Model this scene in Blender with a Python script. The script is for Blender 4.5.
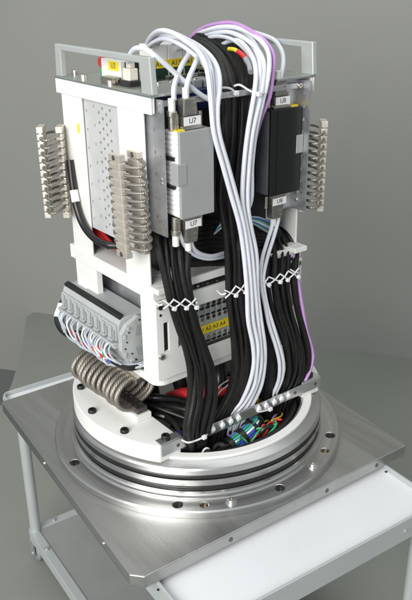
import bpy, math, random
from math import sin, cos, pi, radians, hypot
from mathutils import Vector, Matrix
for o in list(bpy.data.objects): bpy.data.objects.remove(o)
S = bpy.context.scene
COL = S.collection
random.seed(7)

# ------------------------------------------------------------------ camera
CP = Vector((-0.60516, -0.81574, 0.57824))
CR = Vector((0.79031, -0.61259, -0.01190)); CU = Vector((0.25638, 0.31299, 0.91450)); CF = Vector((0.55649, 0.72579, -0.40441))
FPX = 760.46
cam = bpy.data.cameras.new('camera'); co = bpy.data.objects.new('camera', cam); COL.objects.link(co)
co.matrix_world = Matrix(((CR.x, CU.x, -CF.x, CP.x), (CR.y, CU.y, -CF.y, CP.y), (CR.z, CU.z, -CF.z, CP.z), (0, 0, 0, 1)))
cam.sensor_fit = 'VERTICAL'; cam.sensor_height = 24; cam.lens = FPX / 600 * 24
cam.clip_start = 0.02; cam.clip_end = 50
S.camera = co
cam.dof.use_dof = True; cam.dof.focus_distance = 1.06; cam.dof.aperture_fstop = 11

# ------------------------------------------------------------------ light
W = bpy.data.worlds.new('World'); S.world = W; W.use_nodes = True
bg = W.node_tree.nodes['Background']; bg.inputs[0].default_value = (0.93, 0.97, 1.0, 1); bg.inputs[1].default_value = 0.54
def area(name, loc, target, size, sizey, energy, col):
    l = bpy.data.lights.new(name, 'AREA'); l.shape = 'RECTANGLE'; l.size = size; l.size_y = sizey; l.energy = energy; l.color = col
    o = bpy.data.objects.new(name, l); COL.objects.link(o); o.location = loc
    o.rotation_euler = (Vector(target) - Vector(loc)).to_track_quat('-Z', 'Y').to_euler()
    return o
area('window_light', (-2.2, -1.05, 1.15), (0, 0, 0.15), 1.8, 1.5, 88, (1, 0.985, 0.96))
area('ceiling_light', (0.2, 0.1, 2.4), (0, 0.1, 0), 2.6, 2.6, 23, (0.97, 1, 0.98))
S.view_settings.view_transform = 'Standard'; S.view_settings.look = 'None'; S.view_settings.exposure = 0; S.view_settings.gamma = 1
S.view_settings.use_curve_mapping = False
S.render.engine = 'CYCLES'

# ------------------------------------------------------------------ helpers
def ray(px, py): return CF + CR * ((px - 206) / FPX) - CU * ((py - 300) / FPX)
def at(px, py, axis, val):
    d = ray(px, py); return CP + d * ((val - CP[axis]) / d[axis])
def aX(px, py, v): return at(px, py, 0, v)
def aY(px, py, v): return at(px, py, 1, v)
def aZ(px, py, v): return at(px, py, 2, v)

MATS = {}
def mat(name, col, rough=0.5, metal=0.0, var=0.06, scale=40, bump=0.0, bscale=300, coat=0.0, stretch=None, spec=0.5, rvar=0.0, aniso=0.0):
    if name in MATS: return MATS[name]
    m = bpy.data.materials.new(name); m.use_nodes = True; nt = m.node_tree; N = nt.nodes; L = nt.links
    b = N['Principled BSDF']
    b.inputs['Roughness'].default_value = rough; b.inputs['Metallic'].default_value = metal
    b.inputs['Specular IOR Level'].default_value = spec; b.inputs['Coat Weight'].default_value = coat
    b.inputs['Anisotropic'].default_value = aniso
    tc = N.new('ShaderNodeTexCoord'); src = tc.outputs['Object']
    if stretch:
        mp = N.new('ShaderNodeMapping'); mp.inputs['Scale'].default_value = stretch; L.new(src, mp.inputs[0]); src = mp.outputs[0]
    n = N.new('ShaderNodeTexNoise'); n.inputs['Scale'].default_value = scale; n.inputs['Detail'].default_value = 5; L.new(src, n.inputs['Vector'])
    cr = N.new('ShaderNodeValToRGB')
    a = [max(0, c * (1 - var)) for c in col]; c2 = [min(1, c * (1 + var)) for c in col]
    cr.color_ramp.elements[0].position = 0.3; cr.color_ramp.elements[1].position = 0.7
    cr.color_ramp.elements[0].color = (*a, 1); cr.color_ramp.elements[1].color = (*c2, 1)
    L.new(n.outputs[0], cr.inputs[0]); L.new(cr.outputs[0], b.inputs['Base Color'])
    if rvar:
        mr = N.new('ShaderNodeMapRange'); mr.inputs['To Min'].default_value = rough - rvar; mr.inputs['To Max'].default_value = rough + rvar
        mr.inputs['From Min'].default_value = 0.3; mr.inputs['From Max'].default_value = 0.7
        L.new(n.outputs[0], mr.inputs[0]); L.new(mr.outputs[0], b.inputs['Roughness'])
    if bump:
        n2 = N.new('ShaderNodeTexNoise'); n2.inputs['Scale'].default_value = bscale; n2.inputs['Detail'].default_value = 3; L.new(src, n2.inputs['Vector'])
        bp = N.new('ShaderNodeBump'); bp.inputs['Strength'].default_value = bump; bp.inputs['Distance'].default_value = 0.001
        L.new(n2.outputs[0], bp.inputs['Height']); L.new(bp.outputs[0], b.inputs['Normal'])
    MATS[name] = m; return m

WHITE = mat('white_powder_coat', (0.78, 0.78, 0.755), 0.42, bump=0.12, bscale=900, var=0.025, scale=12)
WHITE2 = mat('white_plastic', (0.76, 0.76, 0.73), 0.38, var=0.03)
ALU = mat('aluminium', (0.66, 0.67, 0.67), 0.38, 1.0, var=0.05, scale=30, rvar=0.06, stretch=(1, 1, 14))
SHEET = mat('galvanised_sheet', (0.60, 0.61, 0.63), 0.42, 0.9, var=0.08, scale=60, rvar=0.07)
TOPP = mat('anodised_plate', (0.55, 0.59, 0.56), 0.3, 0.85, var=0.05, scale=30, rvar=0.05)
NICKEL = mat('nickel', (0.66, 0.62, 0.56), 0.3, 1.0, var=0.1, scale=80, rvar=0.08)
CREAM = mat('tinned_bar', (0.74, 0.69, 0.61), 0.42, 0.65, var=0.06, scale=70, rvar=0.06)
DKSTEEL = mat('dark_steel', (0.16, 0.15, 0.14), 0.45, 0.9, var=0.2, scale=90)
BLACKBOLT = mat('black_oxide', (0.02, 0.02, 0.02), 0.4, 0.3, var=0.2)
BLACK = mat('black_plastic', (0.012, 0.012, 0.013), 0.42, var=0.2, scale=60, bump=0.1)
BLACKANO = mat('black_anodised', (0.007, 0.0075, 0.0075), 0.40, 0.0, var=0.1, bump=0.15, bscale=1200)
RUBBER = mat('black_rubber', (0.012, 0.012, 0.012), 0.3, var=0.2)
GREYBOX = mat('grey_enamel', (0.36, 0.37, 0.37), 0.45, 0.15, var=0.03, bump=0.1, bscale=1200)
GREYPL = mat('light_grey_plastic', (0.40, 0.42, 0.42), 0.45, var=0.04, scale=50)
MIDPL = mat('mid_grey_plastic', (0.30, 0.32, 0.33), 0.5, var=0.06)
HOOD = mat('connector_metal', (0.36, 0.35, 0.32), 0.36, 0.9, var=0.1, scale=90)
WCAB = mat('white_cable_jacket', (0.68, 0.70, 0.76), 0.42, var=0.03, scale=90)
BCAB = mat('black_cable_jacket', (0.0095, 0.009, 0.0088), 0.46, var=0.3, scale=90, bump=0.3, bscale=420, spec=0.32)
PCAB = mat('purple_cable_jacket', (0.50, 0.27, 0.58), 0.4, var=0.04)
TIE = mat('white_nylon', (0.74, 0.75, 0.76), 0.4, var=0.03)
YEL = mat('yellow_label', (0.85, 0.66, 0.03), 0.5, var=0.03)
LABEL = mat('white_label', (0.80, 0.80, 0.80), 0.5, var=0.02)
INK = mat('label_ink', (0.03, 0.03, 0.03), 0.6)
RED = mat('red_plastic', (0.62, 0.03, 0.035), 0.35, var=0.1)
GREEN = mat('green_plastic', (0.03, 0.30, 0.12), 0.4, var=0.1)
BLUE = mat('blue_enamel', (0.014, 0.03, 0.12), 0.4, var=0.1)
TEAL = mat('teal_wire', (0.05, 0.42, 0.42), 0.4)
BLUEW = mat('blue_wire', (0.03, 0.09, 0.50), 0.4)
GREYW = mat('grey_wire', (0.42, 0.46, 0.50), 0.45, var=0.05)
BEIGE = mat('beige_plastic', (0.70, 0.66, 0.57), 0.45, var=0.04)
LAMIN = mat('white_laminate', (0.70, 0.715, 0.735), 0.32, var=0.03, scale=7, rvar=0.06)
PAINTG = mat('grey_painted_steel', (0.46, 0.49, 0.49), 0.38, 0.25, var=0.03, scale=20, bump=0.06, bscale=700)
SHELFG = mat('shelf_steel', (0.40, 0.41, 0.40), 0.4, 0.5, var=0.06, scale=20)
PAPER = mat('backdrop_paper', (0.280, 0.283, 0.264), 0.85, var=0.03, scale=2.2, bump=0.05, bscale=200, spec=0.2)
FLOORM = mat('floor_paper', (0.225, 0.238, 0.214), 0.65, var=0.04, scale=4, bump=0.05, bscale=150, spec=0.35)
DARK = mat('dark_cavity_paint', (0.03, 0.03, 0.03), 0.5, var=0.2)
BRASS = mat('dull_brass', (0.20, 0.15, 0.09), 0.45, 0.8)

def steel_material(name, radial):
    m = bpy.data.materials.new(name); m.use_nodes = True; nt = m.node_tree; N = nt.nodes; L = nt.links; b = N['Principled BSDF']
    b.inputs['Metallic'].default_value = 1.0
    tc = N.new('ShaderNodeTexCoord'); src = tc.outputs['Object']
    if radial:
        sx = N.new('ShaderNodeSeparateXYZ'); L.new(src, sx.inputs[0])
        ln = N.new('ShaderNodeVectorMath'); ln.operation = 'LENGTH'
        cx = N.new('ShaderNodeCombineXYZ'); L.new(sx.outputs[0], cx.inputs[0]); L.new(sx.outputs[1], cx.inputs[1]); L.new(cx.outputs[0], ln.inputs[0])
        at2 = N.new('ShaderNodeMath'); at2.operation = 'ARCTAN2'; L.new(sx.outputs[1], at2.inputs[0]); L.new(sx.outputs[0], at2.inputs[1])
        c2 = N.new('ShaderNodeCombineXYZ')
        mu = N.new('ShaderNodeMath'); mu.operation = 'MULTIPLY'; mu.inputs[1].default_value = 0.012; L.new(at2.outputs[0], mu.inputs[0])
        L.new(ln.outputs['Value'], c2.inputs[0]); L.new(mu.outputs[0], c2.inputs[1]); L.new(sx.outputs[2], c2.inputs[2]); fine = c2.outputs[0]
    else:
        mp = N.new('ShaderNodeMapping'); mp.inputs['Scale'].default_value = (1, 0.05, 1); mp.inputs['Rotation'].default_value = (0, 0, 0.4)
        L.new(src, mp.inputs[0]); fine = mp.outputs[0]
    n = N.new('ShaderNodeTexNoise'); n.inputs['Scale'].default_value = 650; n.inputs['Detail'].default_value = 4; L.new(fine, n.inputs['Vector'])
    n2 = N.new('ShaderNodeTexNoise'); n2.inputs['Scale'].default_value = 60 if radial else 26; n2.inputs['Detail'].default_value = 7; n2.inputs['Roughness'].default_value = 0.7; L.new(fine, n2.inputs['Vector'])
    cr = N.new('ShaderNodeValToRGB'); cr.color_ramp.elements[0].position = 0.3; cr.color_ramp.elements[1].position = 0.72
    cr.color_ramp.elements[0].color = (0.50, 0.50, 0.49, 1) if radial else (0.42, 0.42, 0.41, 1); cr.color_ramp.elements[1].color = (0.63, 0.63, 0.62, 1) if radial else (0.53, 0.53, 0.52, 1)
    L.new(n2.outputs[0], cr.inputs[0]); L.new(cr.outputs[0], b.inputs['Base Color'])
    mr = N.new('ShaderNodeMapRange'); mr.inputs['From Min'].default_value = 0.3; mr.inputs['From Max'].default_value = 0.7
    mr.inputs['To Min'].default_value = 0.25 if radial else 0.33; mr.inputs['To Max'].default_value = 0.38 if radial else 0.46
    L.new(n2.outputs[0], mr.inputs[0]); L.new(mr.outputs[0], b.inputs['Roughness'])
    bp = N.new('ShaderNodeBump'); bp.inputs['Strength'].default_value = 0.40 if radial else 0.38; bp.inputs['Distance'].default_value = 0.0004
    L.new(n.outputs[0], bp.inputs['Height']); L.new(bp.outputs[0], b.inputs['Normal'])
    return m
STEEL_R = steel_material('turned_steel', True)
STEEL = steel_material('ground_steel_plate', False)

def rope_material(name, c1, c2, pitch, nst=3):
    m = bpy.data.materials.new(name); m.use_nodes = True; nt = m.node_tree; N = nt.nodes; L = nt.links; b = N['Principled BSDF']
    b.inputs['Metallic'].default_value = 0.8; b.inputs['Roughness'].default_value = 0.48
    uv = N.new('ShaderNodeUVMap'); sx = N.new('ShaderNodeSeparateXYZ'); L.new(uv.outputs[0], sx.inputs[0])
    mu = N.new('ShaderNodeMath'); mu.operation = 'MULTIPLY'; mu.inputs[1].default_value = 2 * pi / pitch; L.new(sx.outputs[0], mu.inputs[0])
    m2 = N.new('ShaderNodeMath'); m2.operation = 'MULTIPLY_ADD'; m2.inputs[1].default_value = 2 * pi * nst; L.new(sx.outputs[1], m2.inputs[0]); L.new(mu.outputs[0], m2.inputs[2])
    sn = N.new('ShaderNodeMath'); sn.operation = 'SINE'; L.new(m2.outputs[0], sn.inputs[0])
    mr = N.new('ShaderNodeMapRange'); mr.inputs['From Min'].default_value = -1; L.new(sn.outputs[0], mr.inputs[0])
    mx = N.new('ShaderNodeMix'); mx.data_type = 'RGBA'; L.new(mr.outputs[0], mx.inputs[0]); mx.inputs[6].default_value = (*c1, 1); mx.inputs[7].default_value = (*c2, 1)
    L.new(mx.outputs[2], b.inputs['Base Color'])
    bp = N.new('ShaderNodeBump'); bp.inputs['Strength'].default_value = 0.6; bp.inputs['Distance'].default_value = 0.0005
    L.new(mr.outputs[0], bp.inputs['Height']); L.new(bp.outputs[0], b.inputs['Normal'])
    return m
ROPE = rope_material('steel_wire_rope', (0.22, 0.205, 0.18), (0.40, 0.37, 0.335), 0.0024)
ROPEB = rope_material("thick_wire_rope", (0.15, 0.132, 0.11), (0.55, 0.51, 0.455), 0.0044, 8)

def jacket_print(m, dark, col, period):
    nt = m.node_tree; N = nt.nodes; L = nt.links; b = N['Principled BSDF']
    src = b.inputs['Base Color'].links[0].from_socket
    uv = N.new('ShaderNodeUVMap'); sx = N.new('ShaderNodeSeparateXYZ'); L.new(uv.outputs[0], sx.inputs[0])
    def M(op, a, bv, cv=None):
        n = N.new('ShaderNodeMath'); n.operation = op
        for i, v in enumerate((a, bv, cv)):
            if v is None: continue
            if isinstance(v, (int, float)): n.inputs[i].default_value = v
            else: L.new(v, n.inputs[i])
        return n.outputs[0]
    fr_ = M('FRACT', M('DIVIDE', sx.outputs[0], period), None)
    seg = M('LESS_THAN', fr_, 0.42)
    ch = M('GREATER_THAN', M('FRACT', M('MULTIPLY', sx.outputs[0], 420.0), None), 0.35)
    nz = N.new('ShaderNodeTexNoise'); nz.inputs['Scale'].default_value = 700; L.new(uv.outputs[0], nz.inputs['Vector'])
    bn = M('LESS_THAN', M('ABSOLUTE', M('SUBTRACT', sx.outputs[1], 0.62), None), 0.055)
    msk = M('MULTIPLY', M('MULTIPLY', seg, ch), M('MULTIPLY', bn, M('GREATER_THAN', nz.outputs[0], 0.45)))
    mx = N.new('ShaderNodeMix'); mx.data_type = 'RGBA'; L.new(M('MULTIPLY', msk, dark), mx.inputs[0]); L.new(src, mx.inputs[6]); mx.inputs[7].default_value = (*col, 1)
    L.new(mx.outputs[2], b.inputs['Base Color'])
jacket_print(WCAB, 0.28, (0.12, 0.13, 0.16), 0.093)

class MB:
    def __init__(s): s.v = []; s.f = []; s.uv = {}; s.smooth = set()
    def box(s, x0, x1, y0, y1, z0, z1, M=None):
        b = len(s.v)
        for p in ((x0, y0, z0), (x1, y0, z0), (x1, y1, z0), (x0, y1, z0), (x0, y0, z1), (x1, y0, z1), (x1, y1, z1), (x0, y1, z1)):
            p = Vector(p); s.v.append(M @ p if M else p)
        for q in ((0, 3, 2, 1), (4, 5, 6, 7), (0, 1, 5, 4), (1, 2, 6, 5), (2, 3, 7, 6), (3, 0, 4, 7)): s.f.append([b + i for i in q])
        return s
    def prism(s, poly, h, fn):            # poly 2-D list, extruded by h; fn(u, v, w) -> point
        b = len(s.v); n = len(poly)
        for w in (0, h):
            for (u, v) in poly: s.v.append(Vector(fn(u, v, w)))
        s.f.append([b + i for i in range(n)][::-1]); s.f.append([b + n + i for i in range(n)])
        for i in range(n): j = (i + 1) % n; s.f.append([b + i, b + j, b + n + j, b + n + i])
        return s
    def cyl(s, c, axis, r, h, n=16, r2=None, bev=0.0):
        ax = Vector(axis).normalized(); u = ax.orthogonal().normalized(); w = ax.cross(u); c = Vector(c); r2 = r if r2 is None else r2
        rings = [(0, r - bev), (bev, r), (h - bev, r2), (h, r2 - bev)] if bev else [(0, r), (h, r2)]
        b = len(s.v)
        for (t, rr) in rings:
            for i in range(n): a = 2 * pi * i / n; s.v.append(c + ax * t + (u * cos(a) + w * sin(a)) * rr)
        for k in range(len(rings) - 1):
            for i in range(n):
                j = (i + 1) % n; s.smooth.add(len(s.f)); s.f.append([b + k * n + i, b + k * n + j, b + (k + 1) * n + j, b + (k + 1) * n + i])
        s.f.append([b + i for i in range(n)][::-1]); s.f.append([b + (len(rings) - 1) * n + i for i in range(n)])
        return s
    def lathe(s, prof, n=128, a0=0.0, a1=2 * pi, close=False):
        full = abs(a1 - a0 - 2 * pi) < 1e-6; b = len(s.v); m = n if full else n + 1; k = len(prof)
        for i in range(m):
            a = a0 + (a1 - a0) * i / n
            for (r, z) in prof: s.v.append(Vector((r * cos(a), r * sin(a), z)))
        for i in range(n):
            j = (i + 1) % m
            for q in range(k if close else k - 1):
                q2 = (q + 1) % k; s.smooth.add(len(s.f)); s.f.append([b + i * k + q, b + j * k + q, b + j * k + q2, b + i * k + q2])
        if close and not full:
            s.f.append([b + q for q in range(k)]); s.f.append([b + n * k + q for q in range(k)][::-1])
        return s
    def tube(s, pts, r, n=10, sub=6, raw=False):
        P = [Vector(p) for p in pts]
        if not raw:
            Q = [P[0] * 2 - P[1]] + P + [P[-1] * 2 - P[-2]]; out = []
            for i in range(1, len(Q) - 2):
                p0, p1, p2, p3 = Q[i - 1:i + 3]
                for k in range(sub):
                    t = k / sub; out.append(0.5 * ((2 * p1) + (p2 - p0) * t + (2 * p0 - 5 * p1 + 4 * p2 - p3) * t * t + (3 * p1 - p0 - 3 * p2 + p3) * t ** 3))
            out.append(P[-1]); P = out
        b = len(s.v); m = len(P); T = [(P[min(i + 1, m - 1)] - P[max(i - 1, 0)]).normalized() for i in range(m)]
        u = T[0].orthogonal().normalized(); Ls = [0.0]
        for i in range(m):
            if i: Ls.append(Ls[-1] + (P[i] - P[i - 1]).length)
            u = (u - T[i] * u.dot(T[i])).normalized(); w = T[i].cross(u)
            for k in range(n): a = 2 * pi * k / n; s.v.append(P[i] + (u * cos(a) + w * sin(a)) * r)
        for i in range(m - 1):
            for k in range(n):
                j = (k + 1) % n; fi = len(s.f); s.smooth.add(fi)
                s.f.append([b + i * n + k, b + i * n + j, b + (i + 1) * n + j, b + (i + 1) * n + k])
                s.uv[fi] = [(Ls[i], k / n), (Ls[i], (k + 1) / n), (Ls[i + 1], (k + 1) / n), (Ls[i + 1], k / n)]
        s.f.append([b + k for k in range(n)][::-1]); s.f.append([b + (m - 1) * n + k for k in range(n)])
        return s
    def grid_plate(s, us, vs, filled, t, fn):   # plate made of grid cells, cells that are not filled are through holes
        for i in range(len(us) - 1):
            for j in range(len(vs) - 1):
                if not filled(i, j): continue
                a, b_, c, d = us[i], us[i + 1], vs[j], vs[j + 1]
                def q(*p): b = len(s.v); s.v.extend(Vector(fn(*x)) for x in p); s.f.append([b, b + 1, b + 2, b + 3])
                q((a, c, 0), (b_, c, 0), (b_, d, 0), (a, d, 0)); q((a, d, t), (b_, d, t), (b_, c, t), (a, c, t))
                F = lambda I, J: 0 <= I < len(us) - 1 and 0 <= J < len(vs) - 1 and filled(I, J)
                if not F(i - 1, j): q((a, c, 0), (a, d, 0), (a, d, t), (a, c, t))
                if not F(i + 1, j): q((b_, c, 0), (b_, c, t), (b_, d, t), (b_, d, 0))
                if not F(i, j - 1): q((a, c, 0), (a, c, t), (b_, c, t), (b_, c, 0))
                if not F(i, j + 1): q((a, d, 0), (b_, d, 0), (b_, d, t), (a, d, t))
        return s
    def build(s, name, m, parent=None, bevel=0.0, local=False, seg=2):
        off = Vector((0, 0, 0))
        if parent is not None and not local:
            p = parent
            while p: off = off + p.location; p = p.parent
        me = bpy.data.meshes.new(name); me.from_pydata([tuple(v - off) for v in s.v], [], s.f)
        if s.uv:
            ul = me.uv_layers.new(name='UVMap')
            for p in me.polygons:
                u = s.uv.get(p.index)
                if u:
                    for k, li in enumerate(p.loop_indices): ul.data[li].uv = u[k]
        for i in s.smooth: me.polygons[i].use_smooth = True
        me.materials.append(m); me.validate()
        if s.smooth: me.set_sharp_from_angle(angle=radians(35))
        o = bpy.data.objects.new(name, me); COL.objects.link(o); o.parent = parent
        if bevel:
            bm = o.modifiers.new('bevel', 'BEVEL'); bm.width = bevel; bm.segments = seg; bm.limit_method = 'ANGLE'; bm.angle_limit = radians(40); bm.harden_normals = False
        return o
def thing(name, label, cat, loc=(0, 0, 0), group=None):
    o = bpy.data.objects.new(name, None); COL.objects.link(o); o.location = loc; o.empty_display_size = 0.02
    return tag(o, label, cat, group)
def tag(o, label, cat, group=None):
    o['label'] = label; o['category'] = cat
    if group: o['group'] = group
    return o
def lerp(a, b, t): return a + (b - a) * t
def part(o, label): o['label'] = label; return o
def BX(*a): return MB().box(*a)
def copy_tree(o, parent=None):
    c = o.copy(); COL.objects.link(c); c.parent = parent
    for ch in list(o.children): copy_tree(ch, c)
    return c
def text(body, size, M, m, parent, name='lettering'):
    cu = bpy.data.curves.new(name, 'FONT'); cu.body = body; cu.size = size; cu.align_x = 'CENTER'; cu.align_y = 'CENTER'; cu.extrude = 0.0001
    t = bpy.data.objects.new(name, cu); COL.objects.link(t)
    me = bpy.data.meshes.new_from_object(t.evaluated_get(bpy.context.evaluated_depsgraph_get()))
    bpy.data.objects.remove(t)
    off = Vector((0, 0, 0)); p = parent
    while p: off = off + p.location; p = p.parent
    me.transform(M); me.transform(Matrix.Translation(-off)); me.materials.clear(); me.materials.append(m)
    o = bpy.data.objects.new(name, me); COL.objects.link(o); o.parent = parent; return o
def facing(p, right, up):   # matrix that puts text at p, reading along right
    r = Vector(right).normalized(); u = Vector(up).normalized(); n = r.cross(u)
    return Matrix(((r.x, u.x, n.x, p[0]), (r.y, u.y, n.y, p[1]), (r.z, u.z, n.z, p[2]), (0, 0, 0, 1)))
def cap_screw(c, axis, r, h, parent, m=BLACKBOLT, name='screw'):
    a = Vector(axis).normalized(); c = Vector(c)
    mb = MB(); n = 20; u = a.orthogonal().normalized(); w = a.cross(u)
    rings = [(0, r, n), (h * .82, r, n), (h, r * .88, n)]
    b = 0
    for (t, rr, _) in rings:
        for i in range(n): an = 2 * pi * i / n; mb.v.append(c + a * t + (u * cos(an) + w * sin(an)) * rr)
    for rr, t in ((r * .52, h), (r * .52, h * .35)):
        for i in range(n):
            an = 2 * pi * i / n; k = rr * (cos(pi / 6) / cos((an % (pi / 3)) - pi / 6)); mb.v.append(c + a * t + (u * cos(an) + w * sin(an)) * k)
    for q in range(4):
        for i in range(n):
            j = (i + 1) % n
            if q < 2: mb.smooth.add(len(mb.f))
            mb.f.append([q * n + i, q * n + j, (q + 1) * n + j, (q + 1) * n + i])
    mb.f.append([4 * n + i for i in range(n)])
    return mb.build(name, m, parent)
def pan_screw(c, axis, r, parent, m=NICKEL, name='screw'):
    a = Vector(axis).normalized(); c = Vector(c)
    mb = MB().cyl(c, a, r, r * .55, 18, r * .8)
    o = mb.build(name, m, parent)
    u = a.orthogonal().normalized(); w = a.cross(u); sl = MB(); e = c + a * (r * .551)
    for d1, d2 in ((u, w), (w, u)):
        k = len(sl.v)
        for (p, q) in ((-1, -.2), (1, -.2), (1, .2), (-1, .2)):
            sl.v.append(e + d1 * p * r * .5 + d2 * q * r * .5 + a * (0.00005 if d1 is u else 0.0001))
        sl.f.append([k, k + 1, k + 2, k + 3])
    s = sl.build('cross_slot', BLACKBOLT, o)
    return o

# ------------------------------------------------------------------ setting
FZ = -0.455
cont = [(-0.62, 0.36), (-0.36, 0.55), (-0.1631, 0.7345), (0.0025, 0.9117), (0.1111, 1.0422), (0.2566, 1.2768), (0.3584, 1.4601)]
cont = [(CP.x + (a - CP.x) * .941, CP.y + (b - CP.y) * .941) for (a, b) in cont]
W0 = Vector((CP.x + (0.4491 - CP.x) * .941, CP.y + (1.3544 - CP.y) * .941, 0)); WD = Vector((-0.584, 0.812, 0)).normalized()
Q = [Vector((*c, 0)) for c in cont]; Q = [Q[0] * 2 - Q[1]] + Q + [Q[-1] * 2 - Q[-2]]; edge = []
for i in range(1, len(Q) - 2):
    for k in range(6):
        t = k / 6; p0, p1, p2, p3 = Q[i - 1:i + 3]
        q = 0.5 * ((2 * p1) + (p2 - p0) * t + (2 * p0 - 5 * p1 + 4 * p2 - p3) * t * t + (3 * p1 - p0 - 3 * p2 + p3) * t ** 3); edge.append((q.x, q.y))
corner = W0 + WD * .112
right_end = W0 - WD * 4.5
poly = [(-3.0, -1.2), (-3.0, -4.0), (right_end.x, -4.0), (right_end.x, right_end.y), (corner.x, corner.y)] + edge[::-1] + [(-1.3, -.15)]
o = MB().prism(poly, .02, lambda u, v, w: (u, v, FZ - .02 + w)).build('floor', FLOORM); o['kind'] = 'structure'; o['label'] = 'smooth grey green stage floor sheet under the cart'
d_ = ray(0, 369); nrm = Vector((WD.y, -WD.x, 0)); t_ = (W0 - CP).dot(nrm) / d_.dot(nrm); ZL = (CP + d_ * t_).z
gl = MB(); gl.v = [Vector(p) for p in ((-9, -9, ZL), (9, -9, ZL), (9, 9, ZL), (-9, 9, ZL))]; gl.f = [[0, 1, 2, 3]]
o = gl.build('ground', mat('dark_ground', (0.14, 0.148, 0.146), .6, var=.05, scale=3)); o['kind'] = 'structure'; o['label'] = 'darker room floor below the edge of the stage sheet'
bk = MB(); L0 = W0 + WD * 4.0; R0 = W0 - WD * 4.5
if nrm.dot(CP - W0) < 0: nrm = -nrm
for (p, n_) in ((L0, 0), (R0, 0), (R0, .01), (L0, .01)):
    for z in (ZL + .001, FZ + 2.0): c = p - nrm * n_ + nrm * .001 * 0; bk.v.append(Vector((c.x, c.y, z)))
bk.f = [[0, 1, 3, 2], [4, 5, 7, 6], [2, 3, 5, 4], [6, 7, 1, 0], [1, 7, 5, 3], [0, 2, 4, 6]]
o = bk.build('backdrop', PAPER); o['kind'] = 'structure'; o['label'] = 'plain grey paper backdrop wall behind the cart'

# ------------------------------------------------------------------ cart
CY = -0.07
cart = thing('utility_cart', 'grey steel cart with white laminate tray, tubular legs and lower shelf', 'cart', (0, 0, FZ))
cart.rotation_euler = (0, 0, CY)
def cz(z): return z - FZ
TX0, TX1, TY0, TY1 = -0.212, 0.188, -0.327, 0.305
TZ = -0.1125
def L(mb, name, m, parent=cart, bevel=0.0): return mb.build(name, m, parent, bevel, local=True)
L(BX(TX0 + .002, TX1 - .002, TY0 + .002, TY1 - .002, cz(TZ - .006), cz(TZ)), 'tray_top', LAMIN)
def rrect(x0, x1, y0, y1, r, n=6):
    out = []
    for (cx_, cy_, a) in ((x1 - r, y0 + r, -pi / 2), (x1 - r, y1 - r, 0), (x0 + r, y1 - r, pi / 2), (x0 + r, y0 + r, pi)):
        for i in range(n + 1): t = a + pi / 2 * i / n; out.append((cx_ + r * cos(t), cy_ + r * sin(t)))
    return out
def rim(x0, x1, y0, y1, r, t, z0, z1, lip=0.0):
    mb = MB(); O = rrect(x0, x1, y0, y1, r); I = rrect(x0 + t, x1 - t, y0 + t, y1 - t, max(r - t, .001)); n = len(O)
    for (A, z) in ((O, z0), (O, z1), (I, z1), (I, z0)):
        for p in A: mb.v.append(Vector((p[0], p[1], z)))
    for k in range(4):
        for i in range(n): j = (i + 1) % n; mb.f.append([k * n + i, k * n + j, ((k + 1) % 4) * n + j, ((k + 1) % 4) * n + i])
    return mb
rm = L(rim(TX0, TX1, TY0, TY1, .014, .0035, cz(-.140), cz(-.1047)), 'tray_rim', PAINTG, cart, .0008)
for (x, y, nx, ny) in ((0.12, TY0 - .0002, 0, -1), (0.165, TY0 - .0002, 0, -1), (-0.15, TY0 - .0002, 0, -1)):
    L(MB().cyl((x, y, cz(-.123)), (nx, ny, 0), .0028, .0012, 14), 'rivet', PAINTG, rm)
for (px, py) in ((387, 471.5), (160, 589)):
    p = aZ(px, py, TZ); q = Matrix.Rotation(-CY, 3, 'Z') @ Vector((p.x, p.y, 0))
    L(BX(q.x - .004, q.x + .004, q.y - .0018, q.y + .0018, cz(TZ) + .0001, cz(TZ) + .0005), 'drain_slot', BLACKBOLT)
for (px, py, r_) in ((304, 546, .0016),):
    p = aZ(px, py, TZ); q = Matrix.Rotation(-CY, 3, 'Z') @ Vector((p.x, p.y, 0))
    L(MB().cyl((q.x, q.y, cz(TZ) + .0001), (0, 0, 1), r_, .0002, 9, r_ * .8), 'paint_speck', mat('pale_yellow_speck', (.72, .70, .42), .5) if r_ < .0029 else mat('pale_grey_smudge', (.63, .635, .63), .5))
SZ = -0.385
for (x, y) in ((TX0 + .018, TY1 - .040), (TX1 - .018, TY1 - .040), (TX1 - .018, TY0 + .018), (TX0 + .018, TY0 + .018)):
    lg = L(MB().cyl((x, y, .0416), (0, 0, 1), .0098, cz(-.119) - .0416, 24), 'leg', PAINTG)
    cw = L(MB().cyl((x - .007, y, .018), (1, 0, 0), .018, .014, 28, bev=.003), 'caster_wheel', mat('grey_rubber', (.25, .26, .27), .5), cart)
    f = MB()
    f.box(x - .012, x - .009, y - .009, y + .009, .015, .040); f.box(x + .009, x + .012, y - .009, y + .009, .015, .040); f.box(x - .012, x + .012, y - .010, y + .010, .0398, .0415)
    f.cyl((x - .0135, y, .018), (1, 0, 0), .004, .027, 12)
    L(f, 'caster_fork', SHEET, cw)
LX0, LX1, LY0, LY1 = TX0 + .006, 0.092, TY0 + .006, TY1 - .028
L(BX(LX0 + .012, LX1 - .012, LY0 + .03, LY1 - .012, cz(SZ - .006), cz(SZ - .002)), 'lower_shelf', SHELFG)
for yy in (LY0 + .004, LY1 - .024): L(BX(LX1 + .0002, TX1 - .028, yy, yy + .018, cz(SZ - .020), cz(SZ - .002)), 'cross_bar', PAINTG, cart, .001)
lr = L(rim(LX0, LX1, LY0, LY1, .010, .016, cz(SZ - .022), cz(SZ)), 'shelf_rail', PAINTG, cart, .001)
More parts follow.
